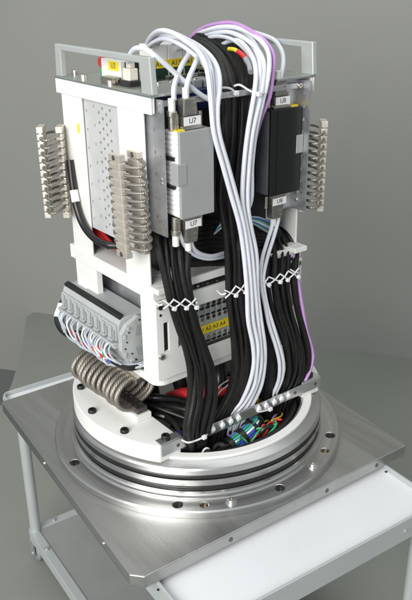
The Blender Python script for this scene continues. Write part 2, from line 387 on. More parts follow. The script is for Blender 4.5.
for (x, y) in ((LX0 + .05, LY1 - .008), (LX0 + .008, LY1 - .075), (LX1 - .05, LY1 - .008)):
    L(MB().cyl((x, y, cz(SZ)), (0, 0, 1), .0055, .002, 6), 'bolt_head', SHEET, lr)
    L(MB().cyl((x, y, cz(SZ + .002)), (0, 0, 1), .0032, .002, 14), 'bolt_tip', SHEET, lr)

# ------------------------------------------------------------------ steel base plate
ZP = -0.0863; ZB = -0.1043
bp = thing('base_plate', 'thick square ground steel plate lying on the white cart tray', 'plate', (0, 0, ZB))
cor = [(-0.2585, -0.2185), (0.2135, -0.2395), (0.257, 0.239), (-0.2125, 0.262)]
poly = []; ch = .014
for i in range(4):
    p = Vector(cor[i]); a = Vector(cor[i - 1]); b = Vector(cor[(i + 1) % 4])
    c = ch if i == 0 else .003
    poly += [tuple(p + (a - p).normalized() * c), tuple(p + (b - p).normalized() * c)]
MB().prism(poly, ZP - ZB, lambda u, v, w: (u, v, ZB + w)).build('plate_body', STEEL, bp, .0012)
def edge_hole(p, n, r=.0032):
    n = Vector(n).normalized(); MB().cyl(Vector(p) + n * .0001, n, r, .0004, 16).build('edge_hole', DKSTEEL, bp)
def lerp(a, b, t): return a + (b - a) * t
for t in (0.30, 0.655, 0.865):
    x = lerp(cor[0][0], cor[1][0], t); y = lerp(cor[0][1], cor[1][1], t); edge_hole((x, y, (ZP + ZB) / 2 - .001), (-.044, -1, 0))
for t in (0.18, 0.60):
    x = lerp(cor[0][0], cor[3][0], t); y = lerp(cor[0][1], cor[3][1], t); pan_screw((x, y, (ZP + ZB) / 2 + .002), (-1, .095, 0), .003, bp)

# ------------------------------------------------------------------ flange
fg = thing('round_flange', 'round turned steel flange with two black seal rings on the square plate', 'flange', (0, 0, ZP))
ZH = -0.0753
prof = [(.158, ZP + .0002), (.2205, ZP + .0002), (.2205, ZH - .002), (.2185, ZH), (.1965, ZH), (.1955, ZH + .0008), (.1955, ZH + .003), (.1925, ZH + .0035), (.1905, ZH + .0055), (.190, -.0665), (.1866, -.0663), (.1866, -.0577), (.190, -.0575),
        (.190, -.0485), (.1866, -.0483), (.1866, -.0407), (.190, -.0405), (.190, -.0335), (.1885, -.031), (.1775, -.0268), (.1765, -.0260), (.160, -.0260), (.158, -.0275)]
fb = MB().lathe(prof, 192, close=True).build('flange_body', STEEL_R, fg)
for z in (-.0620, -.0445):
    mb = MB(); mb.lathe([(.1863 + .0037 * cos(a), z + .0037 * sin(a)) for a in [2 * pi * i / 12 for i in range(12)]], 160, close=True)
    part(mb.build('seal_ring', RUBBER, fg), 'black rubber seal ring')
cutter = MB()
hp = [(76, 462, 0), (178, 504, 0), (204, 504, 1), (231, 501, 2), (279, 487, 0), (313, 466, 2), (323, 450, 1), (329, 435, 0)]
for (x, y, k) in hp:
    p = aZ(x, y, ZH); d = Vector((p.x, p.y, 0)).normalized() * .2065; c = Vector((d.x, d.y, ZH))
    if k == 2:
        MB().cyl(c + Vector((0, 0, .0001)), (0, 0, 1), .0078, .0012, 24).build('washer', ALU, fg)
        cap_screw(c + Vector((0, 0, .0013)), (0, 0, 1), .0050, .0035, fg, NICKEL)
    else:
        r = .0072 if k == 0 else .0058
        cutter.cyl(c + Vector((0, 0, -.0095)), (0, 0, 1), r, .02, 32)
        cutter.cyl(c + Vector((0, 0, -.0006)), (0, 0, 1), r, .002, 32, r + .0032)
        if k: MB().cyl(c + Vector((0, 0, -.0094)), (0, 0, 1), r * .97, .0045, 6).build('hole_plug', BRASS, fg)
        else: MB().cyl(c + Vector((0, 0, -.0094)), (0, 0, 1), r * .97, .0008, 20).build('hole_floor', BLACKBOLT, fg)
cut = cutter.build('cutter', STEEL_R); cut.location = fg.location * 0
bm_ = fb.modifiers.new('holes', 'BOOLEAN'); bm_.object = cut; bm_.operation = 'DIFFERENCE'; bm_.solver = 'EXACT'; bm_.use_self = True
bpy.context.view_layer.update()
nm_ = bpy.data.meshes.new_from_object(fb.evaluated_get(bpy.context.evaluated_depsgraph_get())); fb.modifiers.clear(); fb.data = nm_
bpy.data.objects.remove(cut)
for p in nm_.polygons: p.use_smooth = True
nm_.set_sharp_from_angle(angle=radians(30))
# white adapter ring with side decks
ad = thing('adapter_ring', 'white painted ring with two raised side decks standing inside the flange', 'ring', (0, 0, -.0265))
MB().lathe([(.163, -.070), (.163, -.0235), (.164, -.0225), (.1745, -.0225), (.1755, -.0235), (.1755, -.070)], 160, close=True).build('ring_wall', WHITE, ad)
RD = .187
def deck(sg):
    yc = -.1150; xd = .1135
    poly = [];
    a_d0 = math.acos(xd / RD); 
    n = 48; aa0 = -math.asin(-yc / RD); aa1 = a_d0
    for i in range(n + 1): a = aa0 + (aa1 - aa0) * i / n; poly.append((RD * cos(a), RD * sin(a)))
    poly.append((xd, yc))
    poly = [(sg * x, y) for (x, y) in poly]
    if sg < 0: poly = poly[::-1]
    return MB().prism(poly, .0262, lambda u, v, w: (u, v, -.0262 + w))
dk = {}
for sg in (-1, 1): dk[sg] = deck(sg).build('side_deck', WHITE, ad, .0012)
for (x, y) in ((80, 387), (92, 411), (123, 432)):
    p = aZ(x, y + 1, 0); d = Vector((p.x, p.y, 0)).normalized() * .1745
    for sg in (1, -1): cap_screw((d.x * sg, d.y, -.0015), (0, 0, 1), .0060, .0062, dk[-1 if sg == 1 else 1])
MB().cyl((0, 0, -.0862), (0, 0, 1), .1565, .0022, 96).build('well_floor', mat('well_floor_paint', (.30, .30, .28), .5), ad)

# ------------------------------------------------------------------ equipment frame
XA, XP = .1285, .1268
YF, YB = -.097, .128
ZT, ZM0, ZM1, ZB0, ZB1 = .4458, .191, .211, .067, .078
YP = -.083
fr = thing('equipment_frame', 'tall white painted open frame with three decks and four corner posts', 'frame', (0, 0, ZB0))
def F(mb, name, m=WHITE, bevel=.0012, parent=fr): return mb.build(name, m, parent, bevel)
for sg in (-1, 1):
    x = lambda a, b: (min(sg * a, sg * b), max(sg * a, sg * b))
    x0, x1 = x(XA, XA - .0032)
    tr = F(BX(x0, x1, YF, YB, .4239, ZT - .003), 'top_rail')
    c, d = x(XA - .0033, XA - .0065); F(BX(c, d, YF + .0005, YF + .004, .4245, ZT - .0032), 'rail_return', parent=tr)
    for (y0, y1) in ((-.0775, -.022), (.065, .1175)):
        a, b = x(XP, XP - .0032); pp = F(BX(a, b, y0, y1, ZM1 - .0003, .4242), 'upper_post')
        c, d = x(XP - .0033, XP - .030); yy = (y1 - .005, y1 + .0005)
        if y0 > 0: F(BX(c, d, yy[0], yy[1], ZM1, .4240), 'post_flange', parent=pp)
    for (y0, y1) in ((YP, -.052), (.059, .1175)):
        a, b = x(XP, XP - .010); lp = F(BX(a, b, y0, y1, ZB1 - .0003, ZM0 + .0003), 'lower_post')
F(BX(-.1150, .1150, YB - .010, YB, .4245, ZT - .004), 'back_rail')
F(BX(-.1150, .1150, YB - .012, YB - .004, ZM1, .424), 'back_panel', mat('back_panel_paint', (.35, .36, .35), .5))  # added panel, closes the upper bay so its inside stays dark
# mid deck: an open tray with edge rails
mb = MB(); mb.box(-XA, XA, -.055, YB, ZM0, ZM1); mb.box(-XA, -.100, YF + .012, -.0551, ZM0, ZM1); mb.box(.100, XA, YF + .012, -.0551, ZM0, ZM1); F(mb, 'middle_deck')
for sg in (-1, 1):
    F(BX(min(sg * XA, sg * .105), max(sg * XA, sg * .105), YF, YF + .0119, ZM1 - .0075, ZM1), 'deck_ear')
# bottom deck with rounded corners
F(MB().prism(rrect(-XA, XA, YP - .003, YB, .016), ZB1 - ZB0, lambda u, v, w: (u, v, ZB0 + w)), 'bottom_deck')
F(BX(-.113, .113, YB - .008, YB - .004, ZB1, ZM0), 'lower_back_panel', mat('back_panel_paint', (.35, .36, .35), .5))  # likewise added, shuts light out of the lower bay
# lower front panel with window and slots
us = [-XP, -.1165, -.1080, -.094, -.086, .100, .1080, .1165, XP]; vs = [.0785, .102, .118, .160, .169, .1905]
def filled(i, j):
    if i == 1 and j in (2,): return False
    if i == 6 and j in (2,): return False
    if i in (4,) and j in (1, 2, 3): return False
    if i == 3 and j in (2, 3): return False
    return True
fp = F(MB().grid_plate(us, vs, filled, .004, lambda u, v, w: (u, YP - .0035 - .001 + w - .001, v)), 'front_panel', bevel=.0006)
for sg in (-1, 1):
    for z in (.184, .113): pan_screw((sg * .121, YP - .0056, z), (0, -1, 0), .0048, fp)
    MB().cyl((sg * .1205, YP - .0056, .172), (0, -1, 0), .0018, .0006, 14).build('pin_hole', BLACKBOLT, fp)
F(BX(-.108, .108, YP - .004, YP + .001, .1995, .2095), 'front_lip', bevel=.0008)
# handles
for sg in (-1, 1):
    mb = MB(); x0, x1 = min(sg * .1275, sg * .1095), max(sg * .1275, sg * .1095)
    x0, x1 = min(sg * .1282, sg * .1205), max(sg * .1282, sg * .1205)
    U = [(-.1015, ZT), (-.0980, .4860), (.1215, .4860), (.1245, ZT), (.1085, ZT), (.1070, .4785), (-.0770, .4785), (-.0795, ZT)]
    F(MB().prism(U, x1 - x0, lambda u, v, w: (x0 + w, u, v)), 'handle', mat('anodised_handle', (.60, .63, .615), .42, .55, var=.03), .0012)
    a, b = min(sg * .1290, sg * .062), max(sg * .1290, sg * .062)
    tp = F(BX(a, b, YF - .001, YB + .001, ZT - .003, ZT), 'top_plate', TOPP, .0006)
    for (px, py) in ((75, 74), (84, 79), (111, 85)):
        p = aZ(px, py, ZT); cap_screw((p.x * -sg, p.y, ZT), (0, 0, 1), .0050, .0056, tp, NICKEL)
F(BX(-.114, .106, -.0945, -.0905, .4305, .4375), 'front_tie_bar', ALU, .0006)
pan_screw((.104, -.0946, .434), (0, -1, 0), .0040, fr)

# perforated sheets
def perforated(name, label, us, vs, holes, t, fn, m=SHEET, loc=(0, 0, 0)):
    U = sorted(set([us[0], us[1]] + [h for a in holes for h in (a[0], a[1])])); V = sorted(set([vs[0], vs[1]] + [h for a in holes for h in (a[2], a[3])]))
    hs = set()
    for i in range(len(U) - 1):
        for j in range(len(V) - 1):
            cu, cv = (U[i] + U[i + 1]) / 2, (V[j] + V[j + 1]) / 2
            if any(a[0] < cu < a[1] and a[2] < cv < a[3] for a in holes): hs.add((i, j))
    return MB().grid_plate(U, V, lambda i, j: (i, j) not in hs, t, fn)
H = []
for k in range(6):
    z = .300 + k * .026; H.append((-.0905, -.0885, z, z + .0042))
for k in range(9): z = .293 + k * .0165; H.append((-.1015, -.0997, z, z + .0022))
ps = perforated('side_sheet', '', (-.108, -.0690), (.281, .4405), H, .0018, lambda u, v, w: (-.1195 + w, u, v))
s1 = tag(ps.build('mounting_sheet', SHEET), 'perforated bare metal mounting sheet beside the grey drive module', 'sheet', 'mounting sheets')
BX(-.1176, -.110, -.0800, -.0782, .281, .4405).build('sheet_fold', SHEET, s1)
for z in (.436, .350, .345): MB().cyl((-.1196, -.1005, z), (-1, 0, 0), .0022, .0008, 12).build('rivet', ALU, s1)
H = [(-.1015, -.0975, .290 + k * .0165, .2945 + k * .0165) for k in range(9)]
ps = perforated('side_sheet', '', (-.1095, -.0775), (.268, .4405), H, .0018, lambda u, v, w: (.1080 + w, u, v))
s2 = tag(ps.build('mounting_sheet', SHEET), 'perforated bare metal mounting sheet beside the black drive module', 'sheet', 'mounting sheets')
BX(.090, .1080, -.0800, -.0782, .268, .4405).build('sheet_fold', SHEET, s2)
for z in (.281, .292): MB().cyl((.1079, -.091, z), (-1, 0, 0), .0028, .0012, 12).build('rivet', ALU, s2)
H = []
for yy in (.098, .079, .060, .041):
    for k in range(7): z = .262 + k * .024 + (.008 if yy in (.079, .041) else 0); H.append((yy - .0011, yy + .0011, z, z + .0042))
for yy in (.029, .020, .011, .002):
    for k in range(13): z = .258 + k * .0125 + (.006 if yy in (.02, .002) else 0); H.append((yy - .0017, yy + .0017, z, z + .0035))
ps = perforated('inner', '', (-.07, .112), (.250, .4235), H, .0016, lambda u, v, w: (-.1225 + w, u, v))
part(ps.build('inner_panel', mat('pale_sheet', (.60, .61, .61), .45, .25), fr), 'perforated pale panel in the side opening')

# ------------------------------------------------------------------ inner boxes
en = thing('control_unit', 'blue electronics unit over a black box added to darken the upper bay', 'electronics', (0, 0, ZM1))
BX(-.092, .096, -.045, .105, ZM1 + .001, .412).build('housing', BLACK, en, .002)  # black filler box added to give the frame a dark interior
BX(-.090, .094, -.046, .030, .412, .436).build('blue_cover', BLUE, en, .0015)
for i in range(9):
    x = -.078 + i * .0185
    c = BX(x, x + .014, -.036, -.012, .436, .446).build('terminal', MIDPL, en, .0008)
    MB().cyl((x + .007, -.030, .446), (0, 0, 1), .003, .0015, 14).build('terminal_screw', NICKEL, c)
    BX(x + .001, x + .013, -.010, .012, .436, .443).build('socket', BLACK if i % 3 else GREYPL, en, .0006)
lo = thing('lower_bay_box', 'bare metal box added to keep the lower bay dark behind the front panel', 'electronics', (0, 0, ZB1))  # invented filler box, there for a dark interior behind the window
BX(-.098, .10, -.050, .100, ZB1 + .0005, .186).build('case', mat('bay_box_metal', (.4, .41, .41), .4, .6), lo, .0015)
BX(-.0982, -.0975, .0, .09, .105, .175).build('side_plate', SHEET, lo)
# front terminal row between the lips
tr_ = thing('connector_row', 'row of small black connectors between the two white front lips', 'connectors', (0, 0, .1935))
for i in range(26):
    x = -.100 + i * .008
    t = BX(x, x + .0068, -.0835, -.0720, .1910, .1998).build('connector', BLACK, tr_, .0005)
    if i % 2: BX(x + .0015, x + .0050, -.0840, -.0834, .1925, .1945).build('pin', NICKEL, t)
# terminal block in window
tb = thing('terminal_block', 'grey screw terminal block with yellow labels in the front window', 'terminal block', (0, 0, .1))
BX(-.0860, -.0660, -.078, -.066, .1015, .168).build('end_bracket', SHEET, tb, .002)
for i in range(12):
    x = -.0600 + i * .0098
    t = BX(x, x + .0093, -.0760, -.060, .1015, .1675).build('terminal', GREYPL, tb, .0006)
    for z in (.160, .150, .1395, .1105):
        MB().cyl((x + .0046, -.0761, z), (0, -1, 0), .0027, .0012, 12).build('terminal_screw', NICKEL if z != .150 else MIDPL, t)
    for z in (.155, .1445, .105): BX(x + .0012, x + .0080, -.0768, -.0759, z - .0014, z + .0014).build('wire_slot', BLACK, t)
lb = BX(-.0580, .0050, -.0782, -.0770, .1180, .1300).build('label_strip', YEL, tb)
text('A1 A2 A3 A4', .0085, facing((-.030, -.0783, .124), (1, 0, 0), (0, 0, 1)), INK, lb)
BX(-.0655, -.0610, -.0790, -.076, .1240, .1440).build('end_label', YEL, tb, .0006)

# ------------------------------------------------------------------ drive modules
def dsub(name, label, x0, x1, yf, z, up, txt, group):
    d = 1 if up else -1
    t = thing(name, label, 'connector', ((x0 + x1) / 2, yf + .008, z), group)
    w = x1 - x0; zz = lambda a, b: (min(z + d * a, z + d * b), max(z + d * a, z + d * b))
    a, b = zz(0, .0045); BX(x0 - .002, x1 + .004, yf + .001, yf + .015, a, b).build('mating_flange', NICKEL, t, .0006)
    a, b = zz(.0045, .0150); BX(x0, x1, yf, yf + .016, a, b).build('hood_base', HOOD, t, .001)
    k = .003
    mb = MB(); pol = [(x0 + .001, .0150), (x1 - .001, .0150), (x1 - .0035, .0345), (x0 + .002, .0345)]
    if d < 0: pol = pol[::-1]
    mb.prism(pol, .0125, lambda u, v, ww: (u, yf + .0143 - ww if d > 0 else yf + .0143 - ww, z + d * v)); hd = mb.build('hood', HOOD, t, .0014)
    for q in range(4):
        a, b = zz(.0185 + q * .0035, .0200 + q * .0035); BX(x0 + w * .58, x1 - .005, yf + .0010, yf + .0019, a, b).build('grip_rib', NICKEL if q % 2 else HOOD, hd)
    a, b = zz(.0048, .0146); l = BX(x0 - .0006, x1 + .0006, yf - .0006, yf, a, b).build('label_plate', LABEL, t)
    text(txt, .0085, facing(((x0 + x1) / 2, yf - .0007, z + d * .0097), (1, 0, 0), (0, 0, 1)), INK, l)
    for s_, xx in ((0, x0 - .0055), (1, x1 + .0055)):
        a, b = zz(.002, .018); MB().cyl((xx, yf + .008, a), (0, 0, 1), .0027, b - a, 14).build('jack_screw', NICKEL, t)
    a, b = zz(.0335, .0460); MB().cyl((x0 + w * .38, yf + .008, a), (0, 0, 1), .0041, b - a, 14, bev=.0006).build('cable_boot', WHITE2, t)
    return t
GX0, GX1, GYF, GYB, GZ0, GZ1 = -.108, -.0575, -.1205, -.0930, .3030, .4055
gm = thing('drive_module', 'light grey drive module with white ribbed side in front of the frame', 'drive module', (-.083, -.107, GZ0), 'drive modules')
BX(GX0 + .0015, GX1, GYF, GYF + .004, GZ0, GZ1).build('front_cover', GREYBOX, gm, .0008)
BX(GX0 + .006, GX1 - .0005, GYF + .004, GYB, GZ0 + .001, GZ1 - .001).build('case', GREYBOX, gm, .0006)
BX(GX0 + .0016, GX0 + .0061, GYF + .0042, GYB + .0005, GZ0 + .0015, GZ1 - .0015).build('ribbed_side', LABEL, gm, .0005)
for i in range(17):
    z = GZ0 + .003 + i * .00595
    BX(GX0, GX0 + .006, GYF + .0041, GYB + .001, z, z + .0043).build('rib', LABEL, gm, .0014)
BX(GX0 - .0028, GX0 + .010, GYF - .0008, GYF + .012, .344, .369).build('latch_tab', GREYBOX, gm, .0006)
for z in (.3385, .372): BX(GX0 - .003, GX0 + .0005, GYF + .008, GYB, z, z + .004).build('clip', BLACK, gm)
BX(GX0 + .001, GX0 + .012, GYF + .004, GYF + .018, GZ1 - .0009, GZ1 + .0012).build('warning_sticker', YEL, gm)
KX0, KX1, KYF, KYB, KZ0, KZ1 = .0495, .1040, -.1000, -.0730, .2965, .4085
km = thing('drive_module', 'matt black drive module with a grey latch tab in front of the frame', 'drive module', (.077, -.087, KZ0), 'drive modules')
BX(KX0 + .0015, KX1, KYF, KYF + .004, KZ0, KZ1).build('front_cover', BLACKANO, km, .0008)
BX(KX0 + .004, KX1 - .0005, KYF + .004, KYB, KZ0 + .001, KZ1 - .001).build('case', BLACKANO, km, .0006)
BX(KX0, KX0 + .004, KYF + .0041, KYB, KZ0 + .002, KZ1 - .002).build('side_plate', mat('slate_side', (.10, .105, .115), .45), km, .0005)
BX(KX0 + .012, KX0 + .0130, KYF - .0006, KYF, KZ0, KZ1).build('cover_edge', BLACKANO, km)
BX(KX1 - .008, KX1 + .0035, KYF - .0012, KYF + .006, .348, .372).build('latch_tab', GREYBOX, km, .0006)
BX(KX1 - .012, KX1 - .001, KYF + .006, KYF + .018, KZ1 - .0009, KZ1 + .0014).build('warning_sticker', YEL, km)
dsub('plug_connector', 'grey metal plug with U7 label on top of the grey module', -.0955, -.0730, -.1150, GZ1, True, 'U7', 'plug connectors')
dsub('plug_connector', 'grey metal plug with U7 label under the grey module', -.0965, -.0745, -.1150, GZ0, False, 'U7', 'plug connectors')
dsub('plug_connector', 'dark metal plug with U8 label on top of the black module', .0620, .0850, -.0960, KZ1, True, 'U8', 'plug connectors')
dsub('plug_connector', 'dark metal plug with U8 label under the black module', .0610, .0840, -.0960, KZ0, False, 'U8', 'plug connectors')
for (x, y, z, dn) in ((-.1065, -.107, GZ1, 1), (-.1065, -.107, GZ0, -1)):
    t = thing('cable_gland', 'nickel cable gland %s the grey module next to the plug' % ('on top of' if dn > 0 else 'below'), 'cable gland', (x, y, z), 'cable glands')
    c = lambda a, r, h, m, nm: MB().cyl((x, y, z + dn * a if dn > 0 else z - a - h), (0, 0, 1), r, h, 16, bev=.0005).build(nm, m, t)
    c(0, .0045, .016, NICKEL, 'thread'); c(.016, .0060, .006, NICKEL, 'nut'); c(.022, .0042, .014, WHITE2, 'cable_boot')

# ------------------------------------------------------------------ relays on top
r3 = thing('relay_module', 'small white relay with yellow U3 label on the top plate', 'relay', (-.085, .04, ZT))
BX(-.100, -.076, .008, .054, ZT, .4715).build('relay_case', WHITE2, r3, .0008)
l = BX(-.1006, -.100, .012, .036, .459, .470).build('label_plate', YEL, r3)
text('U3', .0095, facing((-.1007, .024, .4645), (0, -1, 0), (0, 0, 1)), INK, l)
BX(-.094, -.078, .052, .068, ZT, .457).build('green_terminal', GREEN, r3, .001)
MB().cyl((-.092, .0525, .466), (0, 1, 0), .0085, .010, 20, bev=.001).build('red_knob', RED, r3)
BX(-.094, -.076, .003, .012, .4460, .470).build('black_bracket', BLACK, r3, .001)
pc = thing('beige_plug', 'beige plastic plug on a black base beside the left handle end', 'plug', (-.098, -.03, ZT))
BX(-.112, -.094, -.030, -.008, ZT, .4520).build('plug_base', BLACK, pc, .0012)
BX(-.110, -.097, -.027, -.012, .4520, .4660).build('plug_body', BEIGE, pc, .0015)
BX(-.107, -.099, -.024, -.015, .4660, .4745).build('plug_neck', BEIGE, pc, .0015)
sc = thing('flat_connector', 'flat grey metal connector lying before the white relay on the top plate', 'connector', (-.11, .0, ZT))
BX(-.117, -.104, .000, .030, ZT, .4535).build('shell', HOOD, sc, .0012)
for y in (-.002, .032): MB().cyl((-.110, y - .0028, ZT + .0035), (0, 1, 0), .0032, .0056, 14).build('jack_screw', NICKEL, sc)
for i, tx in enumerate(('A1.4', 'A1.5', 'A1.6', 'A1.7', 'A1.8')):
    x = -.006 + i * .0262
    t = thing('relay_module', 'white relay module with yellow %s label in the row behind the looping cables' % tx, 'relay', (x, .09, .44), 'row of white relays')
    BX(x, x + .0254, .078, .110, .430, .4790).build('relay_case', WHITE2, t, .0010)
    BX(x + .001, x + .0244, .0772, .078, .4320, .4475).build('dark_base', mat('dark_green_base', (.02, .05, .035), .5), t)
    l = BX(x + .0002, x + .0252, .0766, .0772, .4480, .4590).build('label_plate', YEL, t)
    text(tx, .0090, facing((x + .0127, .0765, .4535), (1, 0, 0), (0, 0, 1)), INK, l)
sk = thing('relay_socket', 'black relay socket strip with green terminals under the row of relays', 'socket', (0, .06, .43))
BX(-.010, .124, .040, .0762, .412, .4360).build('socket_body', BLACK, sk, .001)
for i in range(10): BX(-.008 + i * .013, .002 + i * .013, .038, .046, .436, .4425).build('socket_terminal', MIDPL if i % 2 else HOOD, sk, .0006)

# ------------------------------------------------------------------ wire rope isolators
rnd0 = random.Random(11)
def isolator():
    t = thing('wire_rope_isolator', 'tall wire rope isolator', 'vibration mount', (0, 0, 0), 'upright wire rope isolators')
    Lh = .0625; n = 11; sep = .0255; pitch = .0098
    for k, x in enumerate((-.0045, -.0045 - sep)):
        mb = MB(); mb.box(x - .0020, x + .0020, -.0095, .0095, -Lh + .002, Lh - .002)
        mb.box(x - .0044, x + .0044, -.0115, .0115, -Lh, -Lh + .0080); mb.box(x - .0044, x + .0044, -.0115, .0115, Lh - .0080, Lh)
        o = mb.build('clamp_bar', CREAM, t, .0006, local=True)
        bl = MB()
        for i in range(n):
            z = -n * pitch / 2 + (i + .5) * pitch
            bl.box(x - .0044, x + .0044, -.0115, .0115, z - .0040, z + .0040)
        bl.build('clamp_teeth', CREAM, o, .0009, local=True)
        for z in (-Lh + .004, Lh - .004):
            MB().cyl((x - .0045, 0, z), (-1, 0, 0), .0030, .0005, 14).build('screw_hole', DKSTEEL, o, local=True)
            MB().cyl((x - .0050, 0, z), (-1, 0, 0), .0018, .0004, 12).build('screw_tip', NICKEL, o, local=True)
    jit = [rnd0.uniform(.93, 1.08) for _ in range(n + 2)]; pts = []; N = n * 28
    for i in range(N + 1):
        a = 2 * pi * i / 28; z = -n * pitch / 2 + pitch * i / 28
        c, s = cos(a), sin(a)
        pts.append((-.0045 - sep / 2 + sep / 2 * c, .0330 * s * (1 + .06 * abs(s)) * lerp(jit[i // 28], jit[i // 28 + 1], (i % 28) / 28), z + .0016 * s))
    MB().tube(pts, .0019, 8, raw=True).build('rope_coil', ROPE, t, local=True)
    return t
iso = isolator()
spots = [(-.1257, -.066, .3165, 0, 'wire rope isolator on the white post beside the grey module sheet'),
         (-.1325, .1080, .3210, radians(-37.7), 'wire rope isolator above the black hose on the rear white post'),
         (.1300, -.0740, .3210, radians(142.3), 'wire rope isolator on the post beside the black drive module')]
for i, (x, y, z, r, lb_) in enumerate(spots):
    q = iso if i == 0 else copy_tree(iso); q.location = (x, y, z); q.rotation_euler = (radians(-2.5) if i == 0 else 0, 0, r); q['label'] = lb_
def big_isolator(sg):
    t = thing('wire_rope_isolator', 'thick horizontal wire rope isolator between %s' % ('the white deck with bolts and the wired terminal tray' if sg < 0 else 'the far side deck and the frame'), 'vibration mount', (sg * .126, .02, 0), 'horizontal wire rope isolators')
    x = sg * .128; y0, y1 = -.046, .098; n = 11
    BX(x - .012, x + .012, y0 - .004, y1 + .004, .0001, .0095).build('white_spacer', WHITE, t, .001)
    for z in (.0097, .0580):
        o = BX(x - .0085, x + .0085, y0, y1, z, z + .0088).build('clamp_bar', DKSTEEL if z < .02 else NICKEL, t, .001)
        for i in range(n):
            for s_ in (-1, 1): MB().cyl((x + s_ * .0042, y0 + .010 + i * (y1 - y0 - .02) / (n - 1), z + .0089), (0, 0, 1), .0016, .0003, 10).build('hole', NICKEL, o)
    j2 = [rnd0.uniform(.90, 1.07) for _ in range(n + 2)]; j3 = [rnd0.uniform(-.0022, .0022) for _ in range(n + 2)]; pts = []; zc, rz = .0380, .0240; tot = n * 32
    for i in range(tot + 1):
        a = 2 * pi * i / 32; yy = y1 - .008 - (y1 - y0 - .016) * i / tot
        c, s = sin(a), cos(a)
        q_, w_ = i // 32, (i % 32) / 32; pts.append((x + .0345 * c * (1 + .10 * abs(c)) * lerp(j2[q_], j2[q_ + 1], w_), yy + .004 * c + lerp(j3[q_], j3[q_ + 1], w_), zc - rz * s))
    MB().tube(pts, .0037, 12, raw=True).build('rope_coil', ROPEB, t)
for sg in (-1, 1): big_isolator(sg)

# ------------------------------------------------------------------ wired terminal tray (left, lower bay)
io = thing('wired_terminal_tray', 'grey input output terminal unit full of pale wires in the lower bay', 'terminal unit', (-.14, .02, ZB1))
Y0, Y1 = -.030, .124
prof = [(-.1060, .0920), (-.1060, .1535), (-.1400, .1535), (-.1460, .1500), (-.1490, .1420), (-.1490, .1150), (-.1430, .1100), (-.1430, .0920)]
MB().prism(prof, Y1 - Y0, lambda u, v, w: (u, Y1 - w, v)).build('housing', GREYPL, io, .001)
MB().prism([(-.1395, .1537), (-.1395, .1565), (-.1450, .1550), (-.1450, .1510)], Y1 - Y0 - .002, lambda u, v, w: (u, Y1 - .001 - w, v)).build('black_strip', BLACK, io)
for q in range(2): BX(-.1400 - q * .0026, -.1390 - q * .0026, Y0 + .002, Y1 - .002, .1560 - q * .0005, .1572 - q * .0005).build('strip_ridge', BLACK, io)
BX(-.130, -.118, .086, .112, .1536, .1541).build('paper_label', LABEL, io)
NT = 8
for i in range(NT):
    y = Y1 - .003 - i * .0188
    t = BX(-.1525, -.1485, y - .0176, y, .1210, .1440).build('terminal', GREYPL, io, .0008)
    BX(-.1560, -.1525, y - .0110, y - .0050, .1250, .1420).build('lever', GREYPL, t, .0008)
    BX(-.1545, -.1524, y - .0166, y - .0122, .1240, .1370).build('wire_slot', MIDPL, t)
    BX(-.1575, -.1525, y - .0150, y - .0030, .1222, .1246).build('lever_foot', GREYPL, t, .0006)
BX(-.1570, -.1430, Y0 - .001, Y1 + .002, .1120, .1165).build('wire_rail', GREYPL, io, .001)
BX(-.1585, -.1500, Y0 - .001, Y1 + .002, .1166, .1196).build('marker_rail', GREYPL, io, .0008)
ep = [(-.1065, .0830), (-.1065, .1500), (-.1230, .1540), (-.1410, .1460), (-.1500, .1340), (-.1515, .1100), (-.1420, .0880), (-.1230, .0820)]
e_ = MB().prism(ep, .008, lambda u, v, w: (u, Y0 - .0005 - w, v)).build('end_plate', mat('end_plate_grey', (.40, .42, .41), .45), io, .0015)
for (pl) in ([(-.117, .1250), (-.117, .1395), (-.1260, .1410), (-.1295, .1270)], [(-.117, .0960), (-.117, .1090), (-.1295, .1090), (-.1270, .0970)]):
    MB().prism(pl, .0006, lambda u, v, w: (u, Y0 - .0086 - w, v)).build('recess', MIDPL, e_)
MB().cyl((-.1120, Y0 - .0086, .1165), (0, -1, 0), .0065, .0010, 24).build('round_hole', BLACK, e_)
for (u, v) in ((-.138, .134), (-.142, .121), (-.135, .102), (-.121, .148), (-.129, .091), (-.145, .112)):
    MB().cyl((u, Y0 - .0086, v), (0, -1, 0), .0013, .0007, 10).build('pin_hole', BLACK, e_)
for (u, v, w_, h_) in ((-.146, .130, .004, .006), (-.140, .141, .004, .004), (-.1465, .104, .004, .007), (-.136, .093, .006, .004)):
    BX(u - w_ / 2, u + w_ / 2, Y0 - .0112, Y0 - .0084, v - h_ / 2, v + h_ / 2).build('moulded_boss', GREYPL, e_, .0006)
wires = [];
rnd = random.Random(3)
for i in range(28):
    y = Y1 - .004 - i * .0052
    x0 = -.1560; ye = -.040 - rnd.random() * .03
    c = (GREYW, GREYW, mat('white_wire', (.72, .74, .76), .4), GREYW)[i % 4]
    tz = .0895 - rnd.random() * .008; dx = rnd.random() * .006
    p = [(x0 + .006, y, .1190), (x0 - .0030 - dx, y - .003, .1120), (x0 - .0050 - dx, y - .012 + rnd.uniform(-.004, .004), .1010), (x0 - .0010 - dx, y - .024, tz), (x0 + .008, min(y - .045, -.005), tz - .003 + rnd.random() * .004), (-.1400 + rnd.random() * .010, -.043 - rnd.random() * .005, .083 + rnd.random() * .006), (-.115, -.047, .084 + rnd.random() * .006)]
    if y < .02: p = [p[0], p[1], (x0 - .003 - dx, y - .008, .101), (-.150, min(y - .016, -.030), .0885), (-.140, -.044, .085 + rnd.random() * .004), (-.115, -.047, .085 + rnd.random() * .004)]
    part(MB().tube(p, .00135, 7, sub=5).build('wire', c, io), 'thin pale wire')
